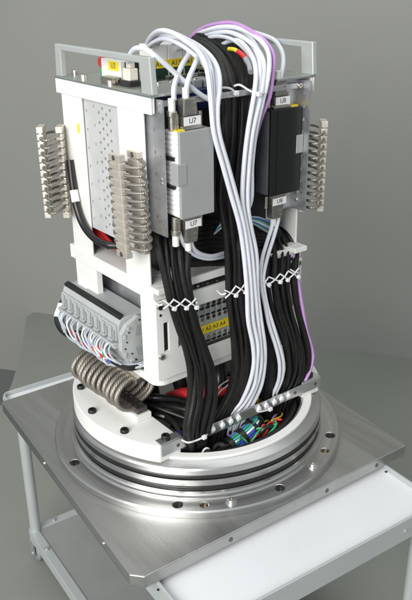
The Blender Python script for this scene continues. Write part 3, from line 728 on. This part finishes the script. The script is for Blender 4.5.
for i in range(3):
    MB().tube([(-.160, -.002 - i * .004, .105), (-.1575, -.020, .090), (-.146, -.044, .0835 + i * .0025), (-.125, -.049, .083 + i * .0025), (-.10, -.049, .083 + i * .003)], .0016, 7).build('dark_wire', BLACK, io)
cols = [RED, GREEN, LABEL, BLUEW, mat('navy', (.02, .03, .10), .4), LABEL, RED, mat('orange', (.7, .25, .05), .4), LABEL, RED]
for i in range(26):
    y = .078 - i * .0040; c = cols[(i * 7 + i // 3) % len(cols)]
    p = Vector((-.1600 - rnd.random() * .004, y, .1080 - rnd.random() * .012)); d = Vector((rnd.uniform(-.2, .3), -.5, -1)).normalized()
    MB().cyl(p, d, .0020, .0080, 10, bev=.0004).build('wire_marker', c, io)
for y in (.045, -.012):
    MB().tube([(-.1640, y, .092), (-.160, y, .101), (-.150, y, .098), (-.150, y, .083), (-.158, y, .081), (-.164, y, .092)], .0011, 6).build('wire_tie', TIE, io)
cap_screw((-.119, -.046, ZB1), (0, 0, 1), .0058, .0055, fr)
hl = thing('black_hose_loop', 'black hose with white tape bending below the pale wires', 'hose', (-.165, .1, .1))
MB().tube([(-.110, .135, .130), (-.140, .138, .118), (-.156, .130, .100), (-.158, .112, .087), (-.150, .085, .086), (-.120, .065, .088)], .0070, 14).build('hose', RUBBER, hl)
MB().tube([(-.144, .1370, .115), (-.152, .1325, .106), (-.156, .130, .100)], .0077, 14).build('tape', LABEL, hl)
# rear hose on the left opening
hz = thing('black_hose', 'black hose with white tape curving along the rear white post', 'hose', (-.13, .08, .22))
pts = [aX(70, 160, -.131), aX(73, 185, -.133), aX(77, 208, -.134), aX(84, 226, -.134), aX(95, 239, -.132), aX(108, 245, -.128), aX(122, 246, -.115), Vector((-.085, -.03, .235))]
MB().tube(pts, .0050, 14).build('hose', RUBBER, hz)
MB().tube([aX(73.8, 190, -.133), aX(75, 197, -.1335), aX(76, 202, -.134)], .0056, 14).build('tape', LABEL, hz)
yl = tag(BX(-XP - .0012, -XP, .073, .078, .378, .390).build('yellow_sticker', YEL), 'tiny yellow sticker on the rear white post', 'sticker')
rd = thing('red_wire_bundle', 'red wire bundle inside the side opening of the frame', 'wires', (-.1, .07, .23))
for i in range(5):
    y = .108 - i * .004
    MB().tube([(-.112, y, .252 - i * .003), (-.108, y - .025, .246 - i * .004), (-.110, y - .05, .238 - i * .003), (-.112, y - .09, .228)], .0026, 8).build('wire', RED, rd)
MB().tube([(-.114, .098, .258), (-.117, .092, .238), (-.113, .070, .226), (-.112, .045, .224)], .003, 8).build('dark_wire', BLACK, rd)

# ------------------------------------------------------------------ cable bar
bar = thing('cable_bar', 'bare steel cable clamp bar spanning the opening of the white ring', 'bar', (0, -.115, 0))
BX(-.146, .148, -.1180, -.1160, -.0160, .0005).build('bar_face', ALU, bar, .0005)
BX(-.146, -.112, -.1160, -.1020, .0005, .0024).build('bar_foot', ALU, bar, .0004); BX(.112, .148, -.1160, -.1020, .0005, .0024).build('bar_foot', ALU, bar, .0004)
for x in (-.133, .133): cap_screw((x, -.108, .0024), (0, 0, 1), .0060, .0062, bar)
for x in (-.120, .095, .137): MB().cyl((x, -.1181, -.008), (0, -1, 0), .0026, .0003, 14).build('hole', DKSTEEL, bar)

# ------------------------------------------------------------------ cables
def cable(name, label, pts, r, m, group=None, cat='cable', n=10, sub=6):
    P = [aY(a, b, c) for (a, b, c) in pts]
    return tag(MB().tube(P, r, n, sub).build(name, m), label, cat, group)
def bundle(name, label, Lp, Rp, ys, n, r, m, group, depth=.006):
    out = []
    for i in range(n):
        t = (i + .5) / n; ph = rnd.uniform(0, 6.28); fq = rnd.uniform(.45, .95); am = rnd.uniform(.25, .85) / n; p2 = rnd.uniform(0, 6.28)
        rr = r * rnd.choice((.78, .92, 1.0, 1.0, 1.12, 1.2)); pts = []
        for k in range(len(Lp)):
            tt = min(1.02, max(-.02, t + am * sin(ph + fq * k)))
            x = lerp(Lp[k][0], Rp[k][0], tt); y = lerp(Lp[k][1], Rp[k][1], tt)
            dd = (.5 + .5 * sin(p2 + pi * i + .5 * fq * k)) * depth
            pts.append((x + rnd.uniform(-.4, .4), y, ys[k] + dd))
        out.append(cable(name, label, pts, rr, m, group))
    for i in range(max(2, n // 3)):
        t0, t1 = rnd.random(), rnd.random(); pts = []
        for k in range(len(Lp)):
            tt = lerp(t0, t1, k / (len(Lp) - 1)) ; x = lerp(Lp[k][0], Rp[k][0], tt); y = lerp(Lp[k][1], Rp[k][1], tt)
            pts.append((x + rnd.uniform(-.8, .8), y, ys[k] - r * .75 + rnd.uniform(0, .001)))
        out.append(cable('thin_' + name, 'thin ' + label.replace('thick ', '').replace('cable', 'cable crossing', 1) if False else label.replace('thick black', 'thin black'), pts, r * .5, m, group.replace('black', 'thin black', 1)))
    return out
def LR(lst): return [(a, y) for (y, a, b) in lst], [(b, y) for (y, a, b) in lst]
Lp, Rp = LR([(228, 160, 184), (240, 158, 186), (255, 158, 187), (275, 161, 190), (303, 165, 197), (325, 173, 201), (350, 184, 207), (375, 190, 213), (400, 190, 213), (425, 186, 208), (440, 185, 206), (456, 187, 206), (470, 192, 212)])
bundle('black_cable', 'thick black cable in the bundle hanging below the grey module', Lp, Rp, [-.070, -.088, -.097, -.104, -.112, -.113, -.115, -.119, -.122, -.1255, -.1245, -.112, -.098], 6, .0046, BCAB, 'black cables below the grey module', .007)
Lp = [(186, 46), (198, 49), (210, 60), (218, 75), (222, 92), (223, 130), (220, 170), (219, 200), (224, 232), (226, 260), (227, 295), (230, 320), (233, 345), (234, 370), (228, 395), (214, 422), (208, 445), (208, 460)]
LpA = list(Lp_ for Lp_ in Lp)
Rp = [(206, 31), (226, 39), (243, 54), (250, 72), (251, 92), (249, 130), (245, 170), (243, 200), (245, 232), (246, 260), (247, 295), (251, 320), (253, 345), (250, 370), (244, 395), (233, 420), (228, 440), (226, 455)]
YS = [.07, .03, -.02, -.06, -.085, -.096, -.098, -.100, -.103, -.105, -.109, -.113, -.114, -.112, -.108, -.103, -.100, -.09]
mid = lambda f_: [(lerp(a[0], b[0], f_), lerp(a[1], b[1], f_)) for a, b in zip(Lp, Rp)]
bundle('black_cable', 'thick black cable arching over the top beside the grey module', Lp, mid(.47), YS, 4, .0056, BCAB, 'black cables of the arch beside the grey module', .006)
bundle('black_cable', 'thick black cable arching over the top under the white cables', mid(.56), Rp, [y_ + (.004 if k_ < 9 else 0) for k_, y_ in enumerate(YS)], 4, .0056, BCAB, 'black cables of the arch under the white cables', .006)
Lp, Rp = LR([(222, 252, 276), (234, 260, 288), (248, 264, 297), (264, 266, 298), (281, 266, 297), (310, 271, 301), (332, 279, 307), (352, 284, 311), (370, 285, 310), (384, 281, 306), (396, 274, 300), (410, 270, 294), (424, 268, 290)])
bundle('black_cable', 'thick black cable in the bundle hanging below the black module', Lp, Rp, [-.030, -.060, -.078, -.094, -.104, -.110, -.114, -.116, -.114, -.110, -.105, -.101, -.092], 8, .0044, BCAB, 'black cables below the black module', .007)
Lp, Rp = LR([(250, 256, 268), (281, 258, 268), (310, 260, 270), (340, 266, 277), (365, 267, 279), (385, 266, 279), (402, 265, 276), (420, 262, 272)])
bundle('black_cable', 'thick black cable behind the hanging white cables', Lp, Rp, [-.080, -.098, -.104, -.106, -.107, -.106, -.104, -.10], 3, .0042, BCAB, 'black cables behind the white cables', .004)
GW = 'white cables from the top to the clamp bar'
wob = lambda a: rnd.uniform(-a, a)
low = lambda o_, d: [(x_ + wob(.9), y_, d_ + wob(.0006)) for (x_, y_, d_) in low0(o_, d)]
low0 = lambda o_, d: [(239 + o_, 225, d), (244 + o_, 255, d - .001), (246 + o_, 290, d - .002), (249 + o_, 320, d - .003), (253 + o_, 345, d - .003), (253 + o_, 365, d), (249 + o_, 385, d + .006), (240.0 + o_ * 1.1, 402, d + .013), (230 + o_ * 1.3, 415, -.107), (227 + o_, 432, -.100), (226 + o_, 445, -.09)]
WL = 'white cable looping over the top and down to the clamp bar'
wr = .0030
cable('white_cable', WL, [(156, 66, .135), (149, 55, .130), (147.5, 43, .09), (153.5, 34, .04), (162, 30.5, .0), (174, 33.5, -.03), (187, 42, -.06), (198, 51, -.085), (205, 63, -.105), (208.5, 78, -.117), (211, 103, -.124), (214, 133, -.126), (223, 166, -.126), (231, 195, -.125)] + low(0, -.124), wr, WCAB, GW)
cable('white_cable', WL, [(164, 64, .135), (158, 52, .130), (157, 42, .08), (163, 36, .03), (174, 37, -.01), (190, 41, -.04), (204, 50, -.07), (214, 61, -.092), (219, 74, -.108), (219.5, 90, -.117), (217.5, 108, -.124), (219, 133, -.126), (228, 166, -.126), (236, 195, -.125)] + low(4.4, -.124), wr, WCAB, GW)
cable('white_cable', WL, [(206, 62, .05), (214, 52, .045), (222, 45, .02), (230.5, 41, .0), (239, 41, -.03), (247.5, 49, -.06), (254, 61, -.085), (256, 75, -.102), (254, 95, -.112), (248, 130, -.118), (244, 165, -.12), (242.5, 200, -.122)] + low(8.2, -.123), wr, WCAB, GW)
cable('white_cable', WL, [(200, 37, .08), (210, 34, .05), (227, 32, .01), (242, 37, -.03), (254, 46, -.06), (262, 57, -.085), (264, 71, -.10), (261, 95, -.111), (253, 130, -.118), (249, 165, -.12), (247.5, 200, -.122)] + low(12, -.122), wr, WCAB, GW)
cable('white_cable', WL, [(198, 34, .09), (205, 31, .06), (218, 27.5, .03), (232, 27, -.0), (246, 31, -.03), (259, 39, -.06), (267, 49, -.083), (269.5, 61, -.097), (268, 78, -.106), (263, 100, -.111), (256, 130, -.115), (252, 165, -.116), (251, 200, -.117)] + low(2.2, -.1165), wr, WCAB, GW)
cable('white_cable', WL, [(216, 60, .05), (226, 50, .035), (236, 43.5, .01), (244, 41, -.02), (252, 46, -.05), (258, 57, -.078), (260, 70, -.098), (258, 95, -.108), (250, 132, -.113), (246.5, 165, -.115), (245, 200, -.116)] + low(6.6, -.1165), wr, WCAB, GW)
for k_, (dx_, dy_) in enumerate(((0, 0), (5, 4.5), (-4, 7))):
    cable('white_cable', 'white cable in the small loops above the labelled relays', [(158 + dx_, 62, .135), (152 + dx_, 52, .125), (154 + dx_, 38 + dy_, .07), (166 + dx_, 32 + dy_, .02), (181 + dx_, 36 + dy_, -.03), (196 + dx_, 46 + dy_, -.062), (207 + dx_ * .8, 58 + dy_, -.085), (212.5 + dx_ * .6, 74, -.098), (214 + dx_ * .5, 95, -.105), (216 + dx_ * .3, 116, -.102), (220, 136, -.092), (226, 156, -.078)], .0026, WCAB, 'white cables in the small loops')
for k_, (dx_, dy_) in enumerate(((3, 3.5), (-5, 6), (6, -1.5))):
    cable('white_cable', 'white cable in the small arch above the black cables', [(199 + dx_, 44 + dy_, .10), (208 + dx_, 34 + dy_, .07), (222 + dx_, 30.5 + dy_, .03), (236 + dx_, 33 + dy_, -.01), (248 + dx_ * .8, 42 + dy_, -.045), (256 + dx_ * .6, 54 + dy_, -.072), (259.5 + dx_ * .5, 68 + dy_, -.09), (259 + dx_ * .4, 84, -.10), (254 + dx_ * .3, 108, -.105), (249, 135, -.104), (247, 165, -.10), (247, 190, -.09)], .0026, WCAB, 'white cables in the small arch')
cable('white_cable', 'white cable crossing from the left handle to the front tie bar', [(128, 62, -.02), (131, 53, -.05), (136, 48.5, -.07), (144, 48.5, -.085), (154, 55, -.094), (165, 64, -.097), (182, 79.5, -.099), (199, 93.5, -.100), (212, 101, -.098), (222, 104, -.085)], wr, WCAB)
cable('white_cable', 'white cable rising from the gland on the grey module', [(174, 100, -.107), (173.8, 90, -.107), (175.5, 81, -.103), (182, 65, -.085), (188.5, 54, -.055), (187, 46, -.02), (180, 42, .03), (172, 44, .09), (170, 56, .13)], wr, WCAB)
cable('white_cable', 'white cable rising from the U7 plug on the grey module', [(185, 101, -.107), (185.7, 92, -.107), (189, 78, -.103), (195.5, 63, -.088), (197, 55.5, -.06), (193, 50, -.03), (184, 47, .03), (176, 50, .09), (174, 60, .13)], wr, WCAB)
cable('white_cable', 'white cable rising from the U8 plug on the black module', [(279, 93, -.088), (279.6, 82, -.088), (283, 65, -.080), (282, 52, -.06), (274, 40, -.03), (256, 33, .0), (238, 29, .03), (222, 30, .06)], wr, WCAB)
cable('white_cable', 'white cable leaving the gland below the grey module', [(178, 229, -.107), (180.6, 237, -.106), (184.5, 245, -.103), (193, 254, -.098), (206, 258.5, -.093), (219, 257.5, -.088), (236, 254, -.075)], .0027, WCAB)
cable('white_cable', 'white cable leaving the U7 plug below the grey module', [(190.5, 238, -.107), (191.3, 243, -.106), (194, 249, -.104), (201, 254, -.099), (211, 256, -.094), (221, 254, -.088), (236, 249, -.075)], .0027, WCAB)
GP = 'white cables below the black module'
cable('white_cable', 'white cable hanging from the U8 plug below the black module', [(278.6, 214, -.088), (278, 221, -.0885), (274, 236, -.094), (268, 255, -.103), (264, 272, -.112), (263.5, 284, -.1165), (267, 305, -.118), (273, 325, -.120), (279, 345, -.121), (283, 362, -.120), (282, 378, -.115), (276, 393, -.107), (272, 405, -.102), (270, 420, -.095)], .0027, WCAB, GP)
cable('white_cable', 'white cable hanging beside the U8 plug below the black module', [(271, 205, -.085), (273, 214, -.087), (272, 226, -.090), (267, 242, -.097), (262, 260, -.107), (260.5, 282, -.117), (265, 305, -.1185), (269, 325, -.120), (276, 347, -.1215), (279.5, 364, -.1205), (278.5, 380, -.115), (273, 394, -.107), (269, 406, -.102), (267, 420, -.095)], .0027, WCAB, GP)
cable('purple_cable', 'purple cable arching over the top beside the white cables', [(186, 48, .15), (192, 36, .125), (203, 28, .085), (216, 24, .045), (230.5, 22.6, .01), (242, 26, -.02), (252.6, 32, -.045), (263, 39, -.065), (271, 49, -.082), (274, 59, -.093), (273, 73, -.100), (269.5, 97, -.105), (261.5, 117, -.106), (255, 140, -.103), (250, 165, -.09), (250, 190, -.07)], .0026, PCAB)
cable('purple_cable', 'purple cable hanging along the right edge of the black cables', [(286, 236, -.05), (292, 250, -.078), (296, 264, -.094), (298, 280, -.104), (301, 300, -.110), (306, 328, -.114), (311.5, 347, -.115), (312.5, 360, -.116), (308, 375, -.1135), (299, 388, -.108), (290, 400, -.101), (284, 416, -.09)], .0026, PCAB)
sp = thing('sensor_plug', 'small plug with yellow and red sleeves beside the black arch', 'plug', tuple(aY(243, 56, -.055)), None)
MB().tube([aY(229, 49, -.02), aY(234, 49.5, -.035), aY(238, 51.5, -.045)], .0026, 12).build('yellow_sleeve', YEL, sp)
MB().tube([aY(238, 51.5, -.045), aY(242, 54.5, -.055), aY(246, 59, -.066)], .0031, 12).build('red_sleeve', RED, sp)
MB().tube([aY(246, 59, -.066), aY(249.5, 65, -.078), aY(251, 72, -.088)], .0038, 12).build('grey_boot', MIDPL, sp)
# small signal wires in the dark middle bay
for i, (m, cnm) in enumerate(((GREYW, 'grey'), (BLUEW, 'blue'), (GREEN, 'green'), (GREYW, 'grey'), (LABEL, 'white'), (BLUEW, 'blue'), (GREEN, 'green'), (GREYW, 'grey'))):
    cable('signal_wire', 'thin %s signal wire running behind the hanging white cables' % cnm, [(214 + i * .8, 234 - i * 1.2, -.070), (224, 226 - i * .9, -.080), (238, 220 - i * .5, -.086), (254, 217 + i * 1.0, -.085), (266, 220 + i * 1.6, -.078), (278, 226 + i * 1.6, -.066)], .0014, m, 'thin signal wires', n=7)
for i in range(9):
    cable('bay_cable', 'black cable lying inside the dark middle bay', [(176 + i * 1.5, 262 - i * 4.5, -.062), (190 + i * 2, 263 - i * 5, -.074 + .001 * i), (207 + i, 262 - i * 5, -.077 + .002 * i), (225, 261 - i * 4.6, -.076 + .002 * i), (250, 254 - i * 4, -.070), (278, 248 - i * 2, -.064)], .0056, BCAB, 'black cables in the middle bay')

# ------------------------------------------------------------------ ties
def lacing(label, pts, dy, n):
    a = aY(pts[0][0], pts[0][1], dy); b = aY(pts[1][0], pts[1][1], dy)
    t = thing('cable_lacing', label, 'cable tie', tuple(a), 'white lacing across the cables')
    w = (b - a) / n; up = Vector((0, 0, .0125))
    for k in range(n):
        p = a + w * (k + rnd.uniform(-.1, .1)); q = a + w * (k + 1 + rnd.uniform(-.12, .12)); m = (p + q) / 2; f = Vector((0, -.0022, 0)); up = Vector((rnd.uniform(-.0012, .0012), 0, rnd.uniform(.0095, .0135)))
        MB().tube([p + up, m + up * .5 + f, q], .00105, 6, sub=4).build('cord', TIE, t)
        MB().tube([p, m + up * .5 + f * .6, q + up], .00105, 6, sub=4).build('cord', TIE, t)
        Mx = Matrix.Translation(q + f * .5) @ Matrix.Rotation(rnd.uniform(.1, .9), 4, 'Y')
        kb = MB().box(-.0027, .0027, -.0022, .0022, -.0029, .0025, Mx); kb.build('tie_head', TIE, t, .0009)
    for e, s_ in ((a, -1), (b, 1)):
        MB().tube([e + up * .5, e + Vector((s_ * .003, .006, .004)), e + Vector((s_ * .002, .016, .006))], .00115, 6).build('cord', TIE, t)
    return t
lacing('white criss cross lacing round the cables below the grey module', ((163, 309), (197, 307)), -.1185, 3)
lacing('white criss cross lacing round the cables between the modules', ((226, 298), (245, 292)), -.1155, 2)
lacing('white criss cross lacing round the cables below the black module', ((260, 287), (297, 277)), -.1165, 4)
def band(label, pts, dys, r=.0013):
    P = [aY(x, y, d) for (x, y), d in zip(pts, dys)]
    t = thing('cable_tie', label, 'cable tie', tuple(P[0]), 'plain white cable ties')
    MB().tube(P, r, 6).build('strap', TIE, t)
    c = P[-2]; BX(c.x - .0032, c.x + .0032, c.y - .003, c.y + .002, c.z - .0028, c.z + .0028).build('tie_head', TIE, t, .001)
band('white cable tie round the black arch near the rail', [(216, 92), (221, 88), (230, 88.5), (236, 93), (238, 96)], [-.09, -.100, -.1005, -.100, -.099])
band('white cable tie joining the black arch to the white cables', [(234, 86), (240, 85), (250, 91), (259, 94), (264, 93)], [-.095, -.101, -.109, -.117, -.112])
band('white cable tie round the black bundle in front of the clamp bar', [(182, 440), (188, 442.5), (196, 440.5), (204, 437), (208, 434)], [-.120, -.1315, -.1315, -.1312, -.122])
band('white cable tie round the cables at the middle of the clamp bar', [(252, 408), (259, 411.5), (266, 410.5), (270, 409), (273, 406)], [-.112, -.1195, -.1195, -.119, -.112])
for x in (-.075, -.062, -.045, -.030, .022, .036, .052, .066, .080, -.016):
    t = thing('bar_tie', 'white round tie head on the steel clamp bar', 'cable tie', (x, -.118, -.006), 'tie heads along the clamp bar')
    MB().cyl((x, -.1182, -.0065), (0, -1, 0), .0043, .0036, 16, .0034, .0008).build('tie_head', TIE, t)
    BX(x - .0015, x + .0015, -.1188, -.1181, -.0130, .0004).build('strap', TIE, t)

# ------------------------------------------------------------------ cavity contents
def wcable(name, label, P, r, m, group=None, cat='cable', n=12):
    return tag(MB().tube(P, r, n).build(name, m), label, cat, group)
for i in range(5):
    o = i * .012
    wcable('black_hose', 'black hose lying inside the white ring under the frame', [(-.10 - o * .2, .10 - o, -.03), (-.100 + o * .3, .045 - o, -.014 + i * .003), (-.085 + o, -.005 - o * .6, -.016), (-.055 + o, -.050 - o * .7, -.028), (-.02 + o, -.090 - o * .3, -.050), (.02 + o, -.100, -.065)], .0085 - .0006 * i, RUBBER, 'black hoses in the ring')
wcable('red_tube', 'red tube inside the white ring behind the black cables', [(-.030, .03, -.040), (-.030, -.005, -.016), (-.018, -.030, -.008), (.008, -.040, -.007), (.035, -.038, -.012), (.055, -.010, -.025)], .0105, RED, None, 'tube')
for i in range(2): wcable('thin_white_wire', 'thin white wire in front of the red tube', [(-.060, -.085, -.012 - i * .012), (-.035, -.075, .006 - i * .012), (-.01, -.068, .018 - i * .010), (.01, -.064, .020 - i * .008)], .0011, LABEL, 'thin white wires in the ring', n=7)
cb = thing('multicolour_wire_bundle', 'bundle of blue and teal wires in a black sleeve inside the ring', 'wires', (0, -.11, -.05))
Pc = [Vector((-.060, -.112, -.060)), Vector((-.035, -.122, -.045)), Vector((-.005, -.122, -.037)), Vector((.022, -.112, -.035)), Vector((.036, -.092, -.042)), Vector((.030, -.070, -.055))]
MB().tube(Pc, .0105, 16).build('sleeve', RUBBER, cb)
for i in range(16):
    a = 2 * pi * i / 16; m = (BLUEW, TEAL, GREYW, BLUEW, GREEN, TEAL, LABEL, BLUEW)[i % 8]
    off = Vector((.2 * cos(a), cos(a), sin(a))) * .0106
    MB().tube([p + off * 1.03 for p in Pc[1:5]], .0017, 7).build('wire', m, cb)
for k in (1.05, 1.75, 2.45, 3.2, 3.9):
    i = int(k); p = Pc[i].lerp(Pc[i + 1], k - i); d = (Pc[i + 1] - Pc[i]).normalized()
    MB().cyl(p - d * .0045, d, .0138, .009, 20, bev=.001).build('black_wrap', RUBBER, cb)
for i, (m, cn) in enumerate(((PCAB, 'purple'), (YEL, 'yellow'), (mat('orange', (.7, .25, .05), .4), 'orange'), (BLACK, 'black'), (BLUEW, 'blue'), (BLACK, 'black'))):
    wcable('loose_wire', 'loose %s wire on the floor of the white ring' % cn, [(-.08 + i * .01, -.118 - i * .002, -.062 + i * .002), (-.03 + i * .012, -.140 + i * .003, -.066), (.02 + i * .012, -.138 + i * .004, -.064), (.07 + i * .004, -.105 + i * .006, -.060), (.10, -.06 + i * .01, -.05)], .0018 if i != 3 else .005, m, 'loose wires in the ring', n=8)
wcable('inner_gasket', 'black hose following the inside wall of the white ring', [(.150 * cos(radians(a)), .150 * sin(radians(a)), -.036) for a in range(-140, -10, 8)], .0050, RUBBER, None, 'hose')
bs = thing('grey_boss', 'round grey boss with dark centre on the floor inside the ring', 'boss', (.075, -.075, -.084))
MB().cyl((.072, -.078, -.0840), (0, 0, 1), .020, .034, 28, bev=.002).build('boss_body', SHEET, bs)
MB().cyl((.072, -.078, -.0499), (0, 0, 1), .012, .0006, 24).build('dark_centre', BLACK, bs)
for i, (x, y) in enumerate(((.02, -.03), (-.02, .02), (.05, .04), (-.05, .06), (.08, .0))):
    wcable('black_hose', 'black hose standing under the frame bottom deck', [(x, y, -.083), (x + .006, y - .004, -.04), (x - .004, y - .008, .0), (x + .008, y + .01, .035), (x + .004, y + .02, .066)], .011, RUBBER, 'black hoses under the frame')

rc = random.Random(21)
for i in range(26):
    a0 = rc.uniform(-2.6, -.4); a1 = a0 + rc.uniform(.5, 1.6); r0, r1 = rc.uniform(.06, .145), rc.uniform(.05, .145)
    P = []
    for k in range(6):
        t = k / 5; a = lerp(a0, a1, t); r = lerp(r0, r1, t) + rc.uniform(-.014, .014); r = min(r, .146)
        P.append((r * cos(a) * .95, r * sin(a), -.066 + rc.uniform(0, .030)))
    m, cn, rr = rc.choice(((BLACK, 'black', .0030), (BLACK, 'black', .0042), (RUBBER, 'black', .0055), (BLACK, 'black', .0025), (BLUEW, 'blue', .0015), (TEAL, 'teal', .0015), (RED, 'red', .0017), (LABEL, 'white', .0014), (PCAB, 'purple', .0018), (YEL, 'yellow', .0014)))
    wcable('tangled_wire', '%s wire in the tangle inside the white ring' % cn, P, rr, m, 'tangled wires in the ring', n=8)
for i, (x, y, m, cn) in enumerate(((-.075, -.02, BLACK, 'black'), (-.085, -.055, BLACK, 'black'), (-.055, -.075, BLACK, 'black'), (-.020, -.060, RED, 'red'), (-.095, -.085, BLUE, 'navy'), (.012, -.075, BLACK, 'black'))):
    t = thing('round_plug', '%s round plug lying in the tangle inside the white ring' % cn, 'plug', (x, y, -.03), 'round plugs in the ring')
    d = Vector((.6 - .2 * i, -.6, -.25)).normalized(); p = Vector((x, y, -.022 + .004 * (i % 3)))
    MB().cyl(p, d, .0085, .022, 20, bev=.001).build('plug_shell', m, t); MB().cyl(p + d * .0225, d, .0100, .008, 20, bev=.001).build('lock_ring', BLACK if m is not RED else RED, t)
    MB().tube([p - d * .0, p - d * .014 + Vector((0, 0, .002)), p - d * .03 + Vector((-.004, .006, -.004)), p - d * .05 + Vector((-.008, .014, -.016))], .0048, 10).build('plug_cable', RUBBER, t)

for i in range(13):
    m, cn = rc.choice(((BLUEW, 'blue'), (TEAL, 'teal'), (RED, 'red'), (LABEL, 'white'), (GREEN, 'green'), (PCAB, 'purple'), (BLACK, 'black'), (BLACK, 'black'), (BLACK, 'black')))
    x = rc.uniform(-.085, .075); P = []
    for k in range(5):
        xx = x + (k - 2) * rc.uniform(.006, .014); yy = -.125 - .022 * sin(pi * k / 4) * rc.uniform(.3, 1) + abs(xx) * .12
        P.append((xx, yy, -.058 + .030 * sin(pi * k / 4 + rc.uniform(-.4, .4)) + (-.012 if k in (0, 4) else 0)))
    wcable('curled_wire', 'short %s wire curling up in the front of the white ring' % cn, P, .0015 if m is not BLACK else .0034, m, 'short curled wires in the ring', n=8)
